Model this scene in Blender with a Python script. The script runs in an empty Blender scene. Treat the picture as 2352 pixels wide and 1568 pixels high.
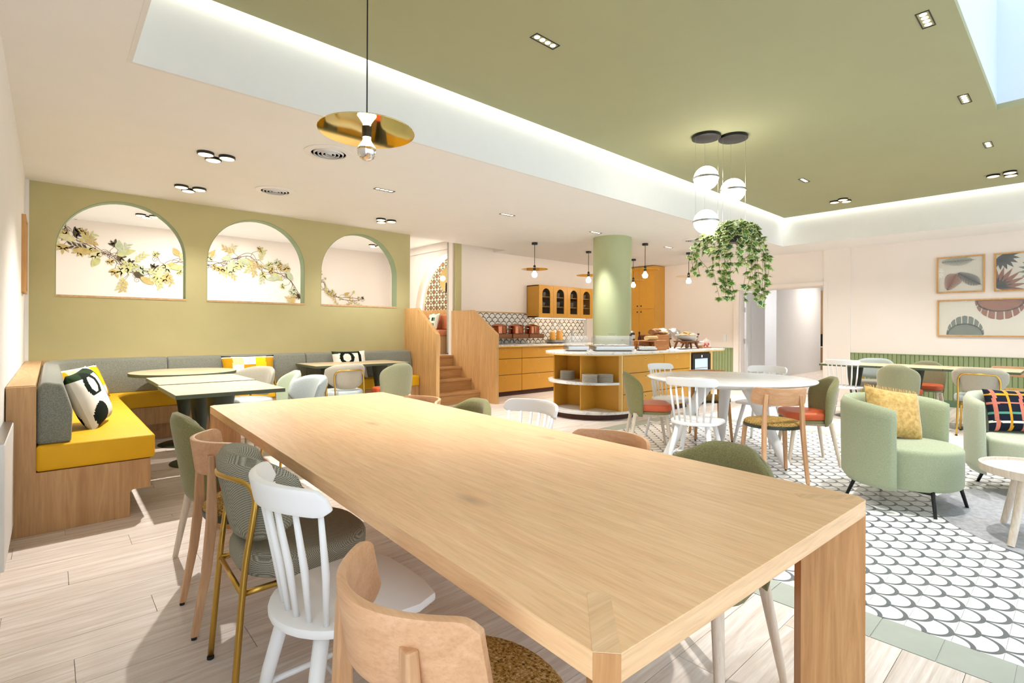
import bpy, bmesh, math, random
from mathutils import Vector, Matrix
random.seed(7)
PI = math.pi
S = bpy.context.scene
C = S.collection
R = math.radians

# ---------------------------------------------------------------- camera, world, exposure
cam_d = bpy.data.cameras.new('camera'); cam = bpy.data.objects.new('camera', cam_d); C.objects.link(cam)
cam_d.sensor_width = 36; cam_d.sensor_fit = 'HORIZONTAL'
cam_d.lens = 1180.0 * 36 / 2352
cam_d.shift_y = -(784 - 756.5) / 2352
cam_d.clip_start = 0.02
cam.matrix_world = Matrix.Translation((0, 0, 1.23)) @ Matrix.Rotation(R(48.05 - 90), 4, 'Z') @ Matrix.Rotation(R(90), 4, 'X') @ Matrix.Rotation(0.0043, 4, 'Z')
S.camera = cam
w = bpy.data.worlds.new('world'); S.world = w; w.use_nodes = True
bg = w.node_tree.nodes['Background']; bg.inputs['Color'].default_value = (0.80, 0.90, 1.0, 1); bg.inputs['Strength'].default_value = 1.75
S.view_settings.view_transform = 'Standard'; S.view_settings.look = 'None'; S.view_settings.gamma = 1.0
S.view_settings.use_curve_mapping = False; S.view_settings.exposure = 0.36
S.cycles.max_bounces = 5; S.cycles.diffuse_bounces = 4; S.cycles.glossy_bounces = 3; S.cycles.transmission_bounces = 3
S.cycles.use_adaptive_sampling = True; S.cycles.adaptive_threshold = 0.04; S.cycles.adaptive_min_samples = 12
S.cycles.transparent_max_bounces = 8; S.cycles.caustics_reflective = False; S.cycles.caustics_refractive = False
S.cycles.sample_clamp_indirect = 4.0; S.cycles.use_light_tree = False

# ---------------------------------------------------------------- materials
def lin(c):
    o = []
    for v in c[:3]:
        v = v / 255.0
        o.append(v / 12.92 if v <= 0.04045 else ((v + 0.055) / 1.055) ** 2.4)
    return (*o, 1.0)
class NT:
    def __init__(s, name):
        s.m = bpy.data.materials.new(name); s.m.use_nodes = True; s.t = s.m.node_tree
        s.b = s.t.nodes['Principled BSDF']
    def n(s, typ, **k):
        nd = s.t.nodes.new(typ)
        for a, b in k.items():
            if a.startswith('i_'):
                nd.inputs[a[2:].replace('_', ' ')].default_value = b
            else: setattr(nd, a, b)
        return nd
    def l(s, a, b): s.t.links.new(a, b)
    def math(s, op, a, b=None, c=None):
        nd = s.t.nodes.new('ShaderNodeMath'); nd.operation = op
        for i, v in enumerate((a, b, c)):
            if v is None: continue
            if isinstance(v, (int, float)): nd.inputs[i].default_value = v
            else: s.l(v, nd.inputs[i])
        return nd.outputs[0]
    def mix(s, fac, a, b):
        nd = s.t.nodes.new('ShaderNodeMix'); nd.data_type = 'RGBA'
        for i, v in ((0, fac), (6, a), (7, b)):
            if isinstance(v, (int, float, tuple)): nd.inputs[i].default_value = v
            else: s.l(v, nd.inputs[i])
        return nd.outputs[2]
    def coords(s, kind='Object', scale=(1, 1, 1)):
        if kind == 'Pos': src = s.n('ShaderNodeNewGeometry').outputs['Position']
        else: src = s.n('ShaderNodeTexCoord').outputs[kind]
        mp = s.n('ShaderNodeMapping'); mp.inputs['Scale'].default_value = scale; s.l(src, mp.inputs['Vector']); return mp.outputs[0]
    def noise(s, vec, scale=5, detail=4, rough=0.6, dist=0.0):
        nd = s.n('ShaderNodeTexNoise'); nd.inputs['Scale'].default_value = scale; nd.inputs['Detail'].default_value = detail
        nd.inputs['Roughness'].default_value = rough; nd.inputs['Distortion'].default_value = dist; s.l(vec, nd.inputs['Vector']); return nd.outputs['Fac']
    def ramp(s, fac, stops):
        nd = s.n('ShaderNodeValToRGB'); e = nd.color_ramp.elements
        while len(e) < len(stops): e.new(0.5)
        for i, (p, c) in enumerate(stops): e[i].position = p; e[i].color = c
        s.l(fac, nd.inputs[0]); return nd.outputs[0]
    def bump(s, h, strength=0.2, dist=0.01):
        nd = s.n('ShaderNodeBump'); nd.inputs['Strength'].default_value = strength; nd.inputs['Distance'].default_value = dist
        s.l(h, nd.inputs['Height']); s.l(nd.outputs[0], s.b.inputs['Normal'])
    def base(s, c):
        if isinstance(c, tuple): s.b.inputs['Base Color'].default_value = c
        else: s.l(c, s.b.inputs['Base Color'])
    def set(s, rough=0.5, metal=0.0, spec=0.5):
        s.b.inputs['Roughness'].default_value = rough; s.b.inputs['Metallic'].default_value = metal; s.b.inputs['Specular IOR Level'].default_value = spec
MT = {}
def plain(name, c, rough=0.5, metal=0.0, spec=0.5, var=0.04, nscale=8, bump=0.0):
    t = NT(name); col = lin(c)
    if var:
        f = t.noise(t.coords('Object'), nscale, 3)
        d = tuple(max(0, x * (1 - var * 2)) for x in col[:3]) + (1,); h = tuple(min(1, x * (1 + var)) for x in col[:3]) + (1,)
        t.base(t.ramp(f, [(0.3, d), (0.7, h)]))
        if bump: t.bump(t.noise(t.coords('Object'), 220, 2), bump, 0.002)
    else: t.base(col)
    t.set(rough, metal, spec); MT[name] = t.m; return t.m
def emit(name, c, strength):
    t = NT(name); t.base(lin(c)); t.b.inputs['Emission Color'].default_value = lin(c); t.b.inputs['Emission Strength'].default_value = strength; MT[name] = t.m; return t.m
def wood(name, dark, light, axis='Y', rough=0.45, kind='Object', fine=1.0, knots=0.0, rnd=0.0, dist=1.8):
    t = NT(name); a = {'X': (0.9, 14, 14), 'Y': (14, 0.9, 14), 'Z': (14, 14, 0.9)}[axis]
    v = t.coords(kind, tuple(k * fine for k in a))
    if rnd:
        oi = t.n('ShaderNodeObjectInfo'); add = t.n('ShaderNodeVectorMath', operation='ADD'); t.l(v, add.inputs[0])
        sc = t.n('ShaderNodeVectorMath', operation='SCALE'); t.l(oi.outputs['Random'], sc.inputs[0]); sc.inputs['Scale'].default_value = 37.0
        t.l(sc.outputs[0], add.inputs[1]); v = add.outputs[0]
    f1 = t.noise(v, 1.0, 7, 0.65, dist); 
    lo = lin(dark); hi = lin(light); mid = tuple((p + q) / 2 for p, q in zip(lo, hi))
    col = t.ramp(f1, [(0.28, lo), (0.5, mid), (0.68, hi)])
    v2 = t.coords(kind, tuple(k * fine * 6 for k in a)); f2 = t.noise(v2, 1.0, 3, 0.6, 0.3)
    dk = t.ramp(f2, [(0.35, (0.72, 0.70, 0.68, 1)), (0.55, (1, 1, 1, 1))])
    mm = t.n('ShaderNodeMix', data_type='RGBA', blend_type='MULTIPLY'); mm.inputs[0].default_value = 0.38
    t.l(col, mm.inputs[6]); t.l(dk, mm.inputs[7]); col = mm.outputs[2]
    if knots:
        vk = t.coords(kind, {'X': (2.0, 5.5, 5), 'Y': (5.5, 2.0, 5), 'Z': (5, 5, 2)}[axis]); vo = t.n('ShaderNodeTexVoronoi'); vo.inputs['Scale'].default_value = 0.8; t.l(vk, vo.inputs['Vector'])
        kf = t.ramp(vo.outputs['Distance'], [(0.0, (1, 1, 1, 1)), (0.045, (0.6, 0.6, 0.6, 1)), (0.14, (0, 0, 0, 1))])
        sw = t.math('MULTIPLY', t.noise(t.coords(kind, (3, 3, 3)), 1.3, 1), 1.0); sw = t.math('GREATER_THAN', sw, 0.45)
        col = t.mix(t.math('MULTIPLY', t.math('MULTIPLY', kf, sw), knots), col, tuple(x * 0.35 for x in lo[:3]) + (1,))
    if rnd:
        hs = t.n('ShaderNodeHueSaturation'); t.l(t.math('ADD', t.math('MULTIPLY', oi.outputs['Random'], rnd), 1 - rnd / 2), hs.inputs['Value']); t.l(col, hs.inputs['Color']); col = hs.outputs[0]
    t.base(col); t.set(rough, 0, 0.4); t.bump(f2, 0.05, 0.002); MT[name] = t.m; return t.m
def fabric(name, c1, c2, scale=160, rough=0.95, stretch=(1, 1, 1), bump=0.25):
    t = NT(name); v = t.coords('Object', stretch); f = t.noise(v, scale, 4, 0.7)
    t.base(t.ramp(f, [(0.35, lin(c1)), (0.62, lin(c2))])); t.set(rough, 0, 0.15); t.b.inputs['Sheen Weight'].default_value = 0.25
    t.bump(f, bump, 0.003); MT[name] = t.m; return t.m

plain('wall_cream', (240, 231, 222), 0.85, var=0.008, nscale=2)
plain('wall_white', (240, 237, 232), 0.8, var=0.008, nscale=2)
plain('ceil_cream', (249, 248, 245), 0.9, var=0.008, nscale=2)
plain('cove_white', (240, 240, 237), 0.85, var=0.006)
plain('green_wall', (186, 178, 130), 0.8, var=0.02, nscale=3)
plain('green_jamb_shade', (136, 152, 118), 0.8, var=0.02)  # greener than the wall, mostly jamb shade put into the colour
plain('green_ceil', (156, 155, 118), 0.85, var=0.012, nscale=2)
plain('green_col', (170, 178, 138), 0.75, var=0.012, nscale=3)
plain('wains', (138, 152, 108), 0.6, var=0.02)
plain('wains_dark', (92, 118, 92), 0.6, var=0.02)
plain('well', (208, 218, 230), 0.7, var=0)
plain('corridor', (214, 214, 214), 0.7, var=0.01)
wood('oak_table', (230, 180, 130), (243, 202, 154), 'Y', 0.42, knots=0.7, fine=1.6)
wood('oak_end', (218, 174, 128), (240, 202, 158), 'X', 0.5, fine=1.8, dist=0.6)
wood('oak_leg', (170, 118, 68), (206, 156, 104), 'Z', 0.45)
wood('oak_panel', (198, 152, 96), (224, 182, 124), 'Z', 0.45)
wood('oak_bench', (176, 134, 88), (204, 164, 116), 'Z', 0.45)
wood('oak_ledge', (188, 150, 104), (214, 178, 132), 'Y', 0.45)
wood('oak_step', (176, 128, 78), (204, 158, 104), 'X', 0.45)
wood('beech', (198, 148, 106), (216, 170, 130), 'Y', 0.4, fine=2.0, dist=0.3)
wood('beech_v', (188, 138, 96), (216, 172, 130), 'Z', 0.4)
wood('pale_leg', (216, 198, 176), (236, 222, 204), 'Z', 0.45)
wood('table_top', (196, 172, 134), (218, 198, 164), 'X', 0.4)
wood('plank', (208, 190, 176), (244, 236, 229), 'X', 0.42, kind='Pos', rnd=0.10)
wood('walnut', (104, 62, 36), (142, 92, 58), 'X', 0.45)
wood('acacia', (170, 108, 58), (206, 142, 84), 'X', 0.45)
wood('slat_wood', (150, 112, 70), (190, 148, 98), 'Z', 0.5)
plain('white_paint', (244, 242, 240), 0.4, var=0.0)
plain('white_plastic', (240, 240, 238), 0.4, var=0)
plain('black_metal', (28, 28, 28), 0.4, 0.3, var=0)
plain('dark_green_metal', (52, 60, 48), 0.45, 0.2, var=0.02)
plain('edge_green', (74, 84, 64), 0.5, var=0.02)
plain('gold', (196, 158, 78), 0.28, 1.0, var=0.0)
plain('brass_mirror', (252, 228, 158), 0.04, 1.0, var=0)
plain('amber_glass', (206, 158, 96), 0.1, 0.6, var=0)
plain('chrome', (225, 225, 225), 0.06, 1.0, var=0)
plain('steel', (190, 188, 184), 0.28, 1.0, var=0)
plain('copper', (168, 104, 74), 0.12, 1.0, var=0)
plain('yellow_leather', (230, 176, 24), 0.5, spec=0.3, var=0.02, bump=0.05)
plain('orange_leather', (204, 92, 48), 0.42, var=0.03, bump=0.05)
plain('tan_leather', (208, 128, 84), 0.45, var=0.03)
plain('ochre_cab', (200, 146, 52), 0.35, var=0.02)
plain('ochre_dark', (92, 64, 22), 0.5, var=0.02)  # carcass colour darkened to paint the shade in the drawer gaps
plain('ochre_edge', (226, 188, 116), 0.5, var=0.02)
plain('kick_red', (70, 34, 24), 0.6, var=0.02)
plain('shadow_gap', (40, 34, 26), 0.8, var=0)
plain('ceramic', (214, 208, 198), 0.35, var=0.03)
plain('ceramic_grey', (150, 146, 138), 0.4, var=0.06)
plain('cup_blue', (150, 158, 152), 0.4, var=0.08, nscale=20)
plain('juice', (246, 178, 12), 0.2, var=0)
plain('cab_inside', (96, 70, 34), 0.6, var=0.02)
plain('rubber', (22, 22, 22), 0.7, var=0)
plain('grey_tile', (172, 178, 168), 0.4, var=0.03)
plain('grout', (214, 212, 206), 0.8, var=0.02)
plain('grout_dark', (186, 174, 160), 0.8, var=0.02)
fabric('grey_back', (104, 106, 96), (138, 140, 128))
fabric('olive', (112, 108, 70), (140, 136, 92), 220)
fabric('olive_grey', (126, 126, 98), (150, 150, 120), 220)
fabric('sage', (160, 172, 146), (186, 196, 172), 220)
fabric('blue_grey', (160, 172, 172), (196, 204, 202), 300)
fabric('stone_grey', (148, 142, 126), (172, 166, 150), 260)
fabric('mint_lounge', (142, 150, 118), (176, 184, 152), 120, stretch=(1, 1, 7))
fabric('mint_lounge_pale', (172, 178, 150), (200, 204, 180), 120, stretch=(1, 1, 7))
fabric('rug_felt', (150, 150, 154), (178, 178, 182), 26)
fabric('ochre_velvet', (166, 132, 70), (202, 168, 104), 30)
fabric('curtain', (226, 222, 212), (242, 240, 232), 60)
fabric('napkin', (236, 234, 228), (250, 248, 244), 60)
plain('c_white', (238, 234, 222), 0.95, var=0.02, spec=0.1)
plain('c_black', (22, 30, 24), 0.95, var=0.02, spec=0.1)
plain('c_green', (42, 58, 38), 0.95, var=0.03, spec=0.1)
plain('c_yellow', (226, 196, 34), 0.95, var=0.03, spec=0.1)
plain('c_mustard', (192, 142, 24), 0.95, var=0.03, spec=0.1)
plain('c_pale', (232, 220, 150), 0.95, var=0.03, spec=0.1)
plain('p_navy', (34, 38, 50), 0.95, var=0.1, spec=0.1)
plain('p_teal', (96, 156, 132), 0.95, var=0.1, spec=0.1)
plain('p_pink', (206, 124, 104), 0.95, var=0.1, spec=0.1)
plain('p_orange', (222, 158, 52), 0.95, var=0.1, spec=0.1)
plain('bread', (196, 138, 76), 0.8, var=0.14, nscale=18)
plain('bread_dark', (150, 104, 62), 0.85, var=0.16, nscale=24)
plain('bread_pale', (232, 196, 136), 0.8, var=0.1, nscale=18)
plain('cold_cuts', (236, 214, 200), 0.6, var=0.12, nscale=30)
plain('red_fruit', (196, 62, 48), 0.45, var=0.1)
plain('jam', (58, 26, 18), 0.3, var=0)
plain('label_white', (232, 230, 220), 0.6, var=0)
plain('leaf_stem', (120, 104, 60), 0.7, var=0.05)
plain('leaf_green', (106, 150, 64), 0.5, var=0.25, nscale=14)
plain('leaf_dark', (58, 100, 52), 0.5, var=0.2, nscale=14)
plain('leaf_light', (176, 196, 104), 0.5, var=0.2, nscale=14)
plain('leaf_cream', (214, 222, 156), 0.5, var=0.1, nscale=14)
plain('mu_stem', (112, 92, 70), 0.9, var=0.1)
plain('mu_green', (196, 196, 136), 0.9, var=0.1, nscale=14)
plain('mu_pale', (212, 206, 160), 0.9, var=0.08, nscale=14)
plain('mu_sage', (186, 196, 162), 0.9, var=0.08, nscale=14)
plain('mu_tan', (196, 174, 112), 0.9, var=0.1, nscale=14)
plain('mu_dark', (82, 72, 54), 0.9, var=0.15, nscale=14)
plain('art_rust', (146, 82, 50), 0.8, var=0.12, nscale=12)
plain('art_black', (48, 50, 48), 0.8, var=0.1, nscale=12)
plain('art_green', (98, 112, 98), 0.8, var=0.08, nscale=12)
plain('art_paper', (226, 220, 204), 0.9, var=0.02, nscale=60)
wood('frame_wood', (190, 142, 82), (214, 170, 110), 'Z', 0.45)
plain('coffee_top', (232, 228, 218), 0.5, var=0.01)
plain('printer', (220, 220, 220), 0.5, var=0)
def tweed():
    t = NT('tweed'); v = t.coords('Object'); f = t.noise(v, 130, 3, 0.8); g = t.noise(v, 320, 2)
    c = t.ramp(f, [(0.36, lin((70, 54, 30))), (0.46, lin((156, 118, 52))), (0.56, lin((184, 152, 92))), (0.7, lin((218, 204, 170)))])
    t.base(c); t.set(0.95, 0, 0.1); t.bump(g, 0.5, 0.004); MT['tweed'] = t.m
tweed()
def hound():
    t = NT('houndstooth'); v = t.coords('Object'); ck = t.n('ShaderNodeTexChecker'); ck.inputs['Scale'].default_value = 330
    ck.inputs['Color1'].default_value = lin((88, 86, 76)); ck.inputs['Color2'].default_value = lin((190, 184, 164)); t.l(v, ck.inputs['Vector'])
    t.base(ck.outputs[0]); t.set(0.95, 0, 0.1); t.bump(ck.outputs['Fac'], 0.2, 0.002); MT['houndstooth'] = t.m
hound()
def marble():
    t = NT('marble'); v = t.coords('Object'); f = t.noise(v, 2.2, 8, 0.62, 1.2)
    a = t.math('ABSOLUTE', t.math('SUBTRACT', f, 0.5)); 
    t.base(t.ramp(a, [(0.0, lin((196, 196, 196))), (0.02, lin((232, 231, 229))), (0.09, lin((243, 242, 240)))])); t.set(0.22, 0, 0.5); MT['marble'] = t.m
marble()
def marble2():
    t = NT('marble_white'); v = t.coords('Object'); f = t.noise(v, 1.1, 8, 0.6, 1.4)
    a = t.math('ABSOLUTE', t.math('SUBTRACT', f, 0.5))
    t.base(t.ramp(a, [(0.0, lin((228, 227, 226))), (0.010, lin((241, 240, 239))), (0.05, lin((245, 245, 244)))])); t.set(0.2, 0, 0.5); MT['marble_white'] = t.m
marble2()
def scallop(name, axis, ox, oy, tw, th, dark, light, thick=0.10, flip=False):
    # fish-scale print: arcs of radius half a tile, apex towards -v
    t = NT(name); pos = t.n('ShaderNodeNewGeometry').outputs['Position']; sp = t.n('ShaderNodeSeparateXYZ'); t.l(pos, sp.inputs[0])
    U, V = (sp.outputs['X'], sp.outputs['Y']) if axis == 'XY' else (sp.outputs['X'], sp.outputs['Z'])
    u = t.math('FRACT', t.math('DIVIDE', t.math('SUBTRACT', U, ox), tw)); v = t.math('FRACT', t.math('DIVIDE', t.math('SUBTRACT', V, oy), th))
    if flip: v = t.math('SUBTRACT', 1.0, v)
    def dist(cu, cv):
        a = t.math('SUBTRACT', u, cu); b = t.math('SUBTRACT', v, cv)
        return t.math('SQRT', t.math('ADD', t.math('MULTIPLY', a, a), t.math('MULTIPLY', b, b)))
    def band(cu, cv):
        o = t.math('LESS_THAN', dist(cu, cv), 0.5)
        i = t.math('GREATER_THAN', dist(cu, cv + thick * 0.42), 0.5 - thick * 0.58)
        return t.math('MULTIPLY', t.math('MULTIPLY', o, i), t.math('LESS_THAN', v, cv))
    m = t.math('MAXIMUM', band(0.5, 0.5), t.math('MAXIMUM', band(0.0, 1.0), band(1.0, 1.0)))
    t.base(t.mix(m, lin(light), lin(dark))); t.set(0.3, 0, 0.5); MT[name] = t.m
scallop('tile_scallop', 'XY', 2.66, 0.65, 0.15, 0.151, (104, 108, 112), (244, 243, 241), 0.12)
scallop('splash_scallop', 'XZ', 5.94, 0.955, 0.15, 0.15, (66, 64, 62), (238, 234, 228), 0.11, flip=True)
def wallpaper():
    t = NT('retro_paper'); pos = t.n('ShaderNodeNewGeometry').outputs['Position']; sp = t.n('ShaderNodeSeparateXYZ'); t.l(pos, sp.inputs[0])
    P = 0.108; yy = t.math('DIVIDE', sp.outputs['Y'], P); zz = t.math('DIVIDE', sp.outputs['Z'], P)
    u = t.math('SUBTRACT', t.math('FRACT', yy), 0.5); v = t.math('SUBTRACT', t.math('FRACT', zz), 0.5)
    d = t.math('SQRT', t.math('ADD', t.math('MULTIPLY', u, u), t.math('MULTIPLY', v, v)))
    par = t.math('MODULO', t.math('ABSOLUTE', t.math('ADD', t.math('FLOOR', yy), t.math('FLOOR', zz))), 2.0)
    ctr = t.mix(par, lin((236, 226, 206)), lin((176, 92, 50)))
    c = t.mix(t.math('LESS_THAN', d, 0.48), lin((238, 230, 214)), lin((112, 98, 68)))
    c = t.mix(t.math('LESS_THAN', d, 0.2), c, ctr); t.base(c); t.set(0.8); MT['retro_paper'] = t.m
wallpaper()
def glass(name, c=(255, 255, 255), alpha=0.12, rough=0.03):
    t = NT(name); t.base(lin(c)); t.set(rough, 0, 0.6); t.b.inputs['Alpha'].default_value = alpha; MT[name] = t.m
glass('clear_glass', alpha=0.09); glass('acrylic', (245, 248, 250), 0.15); glass('dark_glass', (30, 26, 20), 0.18); glass('pane', (235, 240, 240), 0.10)
glass('bulb_glass', (255, 240, 215), 0.30)
emit('led', (255, 253, 244), 8.0); emit('spot_lens', (255, 236, 196), 5.0); emit('disc_lens', (255, 226, 170), 3.2); emit('globe', (255, 251, 243), 9.0)
emit('bulb', (255, 236, 208), 110.0); emit('bulb_near', (255, 228, 190), 40.0); emit('under_led', (255, 236, 205), 9.0); emit('fridge_light', (190, 214, 240), 0.35); emit('niche_led', (255, 246, 226), 4.0); emit('display', (150, 200, 255), 2.0)

for k in ('spot_lens', 'disc_lens', 'display', 'fridge_light', 'niche_led'): MT[k].cycles.emission_sampling = 'NONE'

# ---------------------------------------------------------------- shapes -> (verts, faces)
def s_box(x0, x1, y0, y1, z0, z1):
    V = [(x0, y0, z0), (x1, y0, z0), (x1, y1, z0), (x0, y1, z0), (x0, y0, z1), (x1, y0, z1), (x1, y1, z1), (x0, y1, z1)]
    return V, [(0, 3, 2, 1), (4, 5, 6, 7), (0, 1, 5, 4), (1, 2, 6, 5), (2, 3, 7, 6), (3, 0, 4, 7)]
def s_prism(poly, z0, z1):
    n = len(poly); a = sum(poly[i][0] * poly[(i + 1) % n][1] - poly[(i + 1) % n][0] * poly[i][1] for i in range(n))
    if a < 0: poly = poly[::-1]
    V = [(x, y, z0) for x, y in poly] + [(x, y, z1) for x, y in poly]
    return V, [tuple(range(n - 1, -1, -1)), tuple(range(n, 2 * n))] + [(i, (i + 1) % n, n + (i + 1) % n, n + i) for i in range(n)]
def xf(s, f): return [f(*v) for v in s[0]], s[1]
def flipf(s): return s[0], [tuple(reversed(f)) for f in s[1]]
def s_prism_y(poly, y0, y1):  # poly in x,z
    return flipf(xf(s_prism(poly, y0, y1), lambda x, z, y: (x, y, z)))
def s_prism_x(poly, x0, x1):  # poly in y,z
    return xf(s_prism(poly, x0, x1), lambda y, z, x: (x, y, z))
def mv(s, dx=0, dy=0, dz=0): return xf(s, lambda x, y, z: (x + dx, y + dy, z + dz))
def rotz(s, a, cx=0, cy=0):
    c, n = math.cos(a), math.sin(a); return xf(s, lambda x, y, z: (cx + (x - cx) * c - (y - cy) * n, cy + (x - cx) * n + (y - cy) * c, z))
def s_lathe(prof, n=24, c=(0, 0), ring=False):
    V = []; F = []
    for r, z in prof:
        for k in range(n): V.append((c[0] + r * math.cos(2 * PI * k / n), c[1] + r * math.sin(2 * PI * k / n), z))
    m = len(prof)
    for i in range(m - 1):
        for k in range(n): F.append((i * n + k, i * n + (k + 1) % n, (i + 1) * n + (k + 1) % n, (i + 1) * n + k))
    if ring:
        for k in range(n): F.append(((m - 1) * n + k, (m - 1) * n + (k + 1) % n, (k + 1) % n, k))
        return V, F
    if prof[0][0] > 1e-6: F.append(tuple(range(n - 1, -1, -1)))
    if prof[-1][0] > 1e-6: F.append(tuple((m - 1) * n + k for k in range(n)))
    return V, F
def frame_of(d):
    d = Vector(d).normalized(); u = Vector((0, 0, 1)) if abs(d.z) < 0.95 else Vector((1, 0, 0)); a = d.cross(u).normalized(); return a, a.cross(d).normalized()
def s_tube(pts, r, n=8, closed=False, ell=1.0):
    pts = [Vector(p) for p in pts]; rs = r if isinstance(r, (list, tuple)) else [r] * len(pts); V = []; F = []; m = len(pts); prev = None
    for i, p in enumerate(pts):
        d = (pts[(i + 1) % m] - pts[i - 1]) if closed else ((pts[min(i + 1, m - 1)] - pts[max(i - 1, 0)]))
        d.normalize()
        if prev is None: a, b = frame_of(d)
        else:
            a = (prev - d * prev.dot(d)).normalized(); b = a.cross(d).normalized()
        prev = a
        for k in range(n):
            t = 2 * PI * k / n; V.append(tuple(p + a * math.cos(t) * rs[i] + b * math.sin(t) * rs[i] * ell))
    for i in range(m if closed else m - 1):
        j = (i + 1) % m
        for k in range(n): F.append((i * n + k, i * n + (k + 1) % n, j * n + (k + 1) % n, j * n + k))
    if not closed: F.append(tuple(range(n - 1, -1, -1))); F.append(tuple((m - 1) * n + k for k in range(n)))
    return V, [tuple(reversed(f)) for f in F]
def s_cyl(p, q, r0, r1=None, n=12): return s_tube([p, q], [r0, r0 if r1 is None else r1], n)
def s_bar(p, q, wx, wy, q_scale=1.0):  # square-section tapered leg
    p = Vector(p); q = Vector(q); V = []
    for c, k in ((p, 1.0), (q, q_scale)):
        for sx, sy in ((-1, -1), (1, -1), (1, 1), (-1, 1)): V.append((c.x + sx * wx * k / 2, c.y + sy * wy * k / 2, c.z))
    f = [(0, 3, 2, 1), (4, 5, 6, 7), (0, 1, 5, 4), (1, 2, 6, 5), (2, 3, 7, 6), (3, 0, 4, 7)]
    if q.z < p.z: f = [tuple(reversed(x)) for x in f]
    return V, f
def s_grid(fn, nu, nv, closed_u=False):
    V = [fn(i / (nu if closed_u else nu - 1), j / (nv - 1)) for j in range(nv) for i in range(nu)]; F = []
    for j in range(nv - 1):
        for i in range(nu if closed_u else nu - 1): F.append((j * nu + i, j * nu + (i + 1) % nu, (j + 1) * nu + (i + 1) % nu, (j + 1) * nu + i))
    return V, F
def s_shell(fn, nu, nv, thick_fn):
    # closed slab: fn(u,v)->(point, normal); thick_fn(u,v)
    A = []; B = []
    for j in range(nv):
        for i in range(nu):
            u, v = i / (nu - 1), j / (nv - 1); p, nrm = fn(u, v); p = Vector(p); nrm = Vector(nrm).normalized(); h = thick_fn(u, v) / 2
            A.append(tuple(p + nrm * h)); B.append(tuple(p - nrm * h))
    V = A + B; N = nu * nv; F = []
    for j in range(nv - 1):
        for i in range(nu - 1):
            a, b, c, d = j * nu + i, j * nu + i + 1, (j + 1) * nu + i + 1, (j + 1) * nu + i
            F.append((a, b, c, d)); F.append((N + d, N + c, N + b, N + a))
    ed = [j * nu for j in range(nv - 1, -1, -1)] + [i for i in range(1, nu)] + [j * nu + nu - 1 for j in range(1, nv)] + [(nv - 1) * nu + i for i in range(nu - 2, 0, -1)]
    for k in range(len(ed)):
        a, b = ed[k], ed[(k + 1) % len(ed)]; F.append((b, a, N + a, N + b))
    return V, F
def s_ball(c, rx, ry=None, rz=None, n=12, m=8):
    ry = ry or rx; rz = rz or rx
    return mv(xf(s_lathe([(max(1e-4, math.sin(PI * i / m)), -math.cos(PI * i / m)) for i in range(m + 1)], n), lambda x, y, z: (x * rx, y * ry, z * rz)), *c)
def s_pillow(wd, ht, th, n=14, pinch=0.06):
    # lies in local y (width), z (height); thickness along x
    def edge(a): return 1 - pinch * (1 - a * a)
    def f(sgn):
        def g(u, v):
            a, b = 2 * u - 1, 2 * v - 1
            return (sgn * th / 2 * ((1 - a ** 4) * (1 - b ** 4)) ** 0.6, a * wd / 2 * edge(b), b * ht / 2 * edge(a))
        return g
    A = s_grid(f(1), n, n); B = flipf(s_grid(f(-1), n, n)); o = len(A[0]); return A[0] + B[0], A[1] + [tuple(i + o for i in q) for q in B[1]]
def bez(p, n=12):
    p = [Vector(q) for q in p]; out = []
    for i in range(n + 1):
        t = i / n; q = list(p)
        while len(q) > 1: q = [q[k].lerp(q[k + 1], t) for k in range(len(q) - 1)]
        out.append(tuple(q[0]))
    return out
def smooth_path(P, n=5):
    P = [Vector(p) for p in P]; out = []
    for i in range(len(P) - 1):
        a = P[max(i - 1, 0)]; b = P[i]; c = P[i + 1]; d = P[min(i + 2, len(P) - 1)]
        for k in range(n):
            t = k / n; out.append(tuple(0.5 * ((2 * b) + (c - a) * t + (2 * a - 5 * b + 4 * c - d) * t * t + (3 * b - a - 3 * c + d) * t ** 3)))
    out.append(tuple(P[-1])); return out
def arc(cx, cy, r, a0, a1, n=16, ry=None): return [(cx + r * math.cos(a0 + (a1 - a0) * i / n), cy + (ry or r) * math.sin(a0 + (a1 - a0) * i / n)) for i in range(n + 1)]
def rrect(x0, x1, y0, y1, r, n=5):
    return arc(x1 - r, y0 + r, r, -PI / 2, 0, n) + arc(x1 - r, y1 - r, r, 0, PI / 2, n) + arc(x0 + r, y1 - r, r, PI / 2, PI, n) + arc(x0 + r, y0 + r, r, PI, 1.5 * PI, n)

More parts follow.
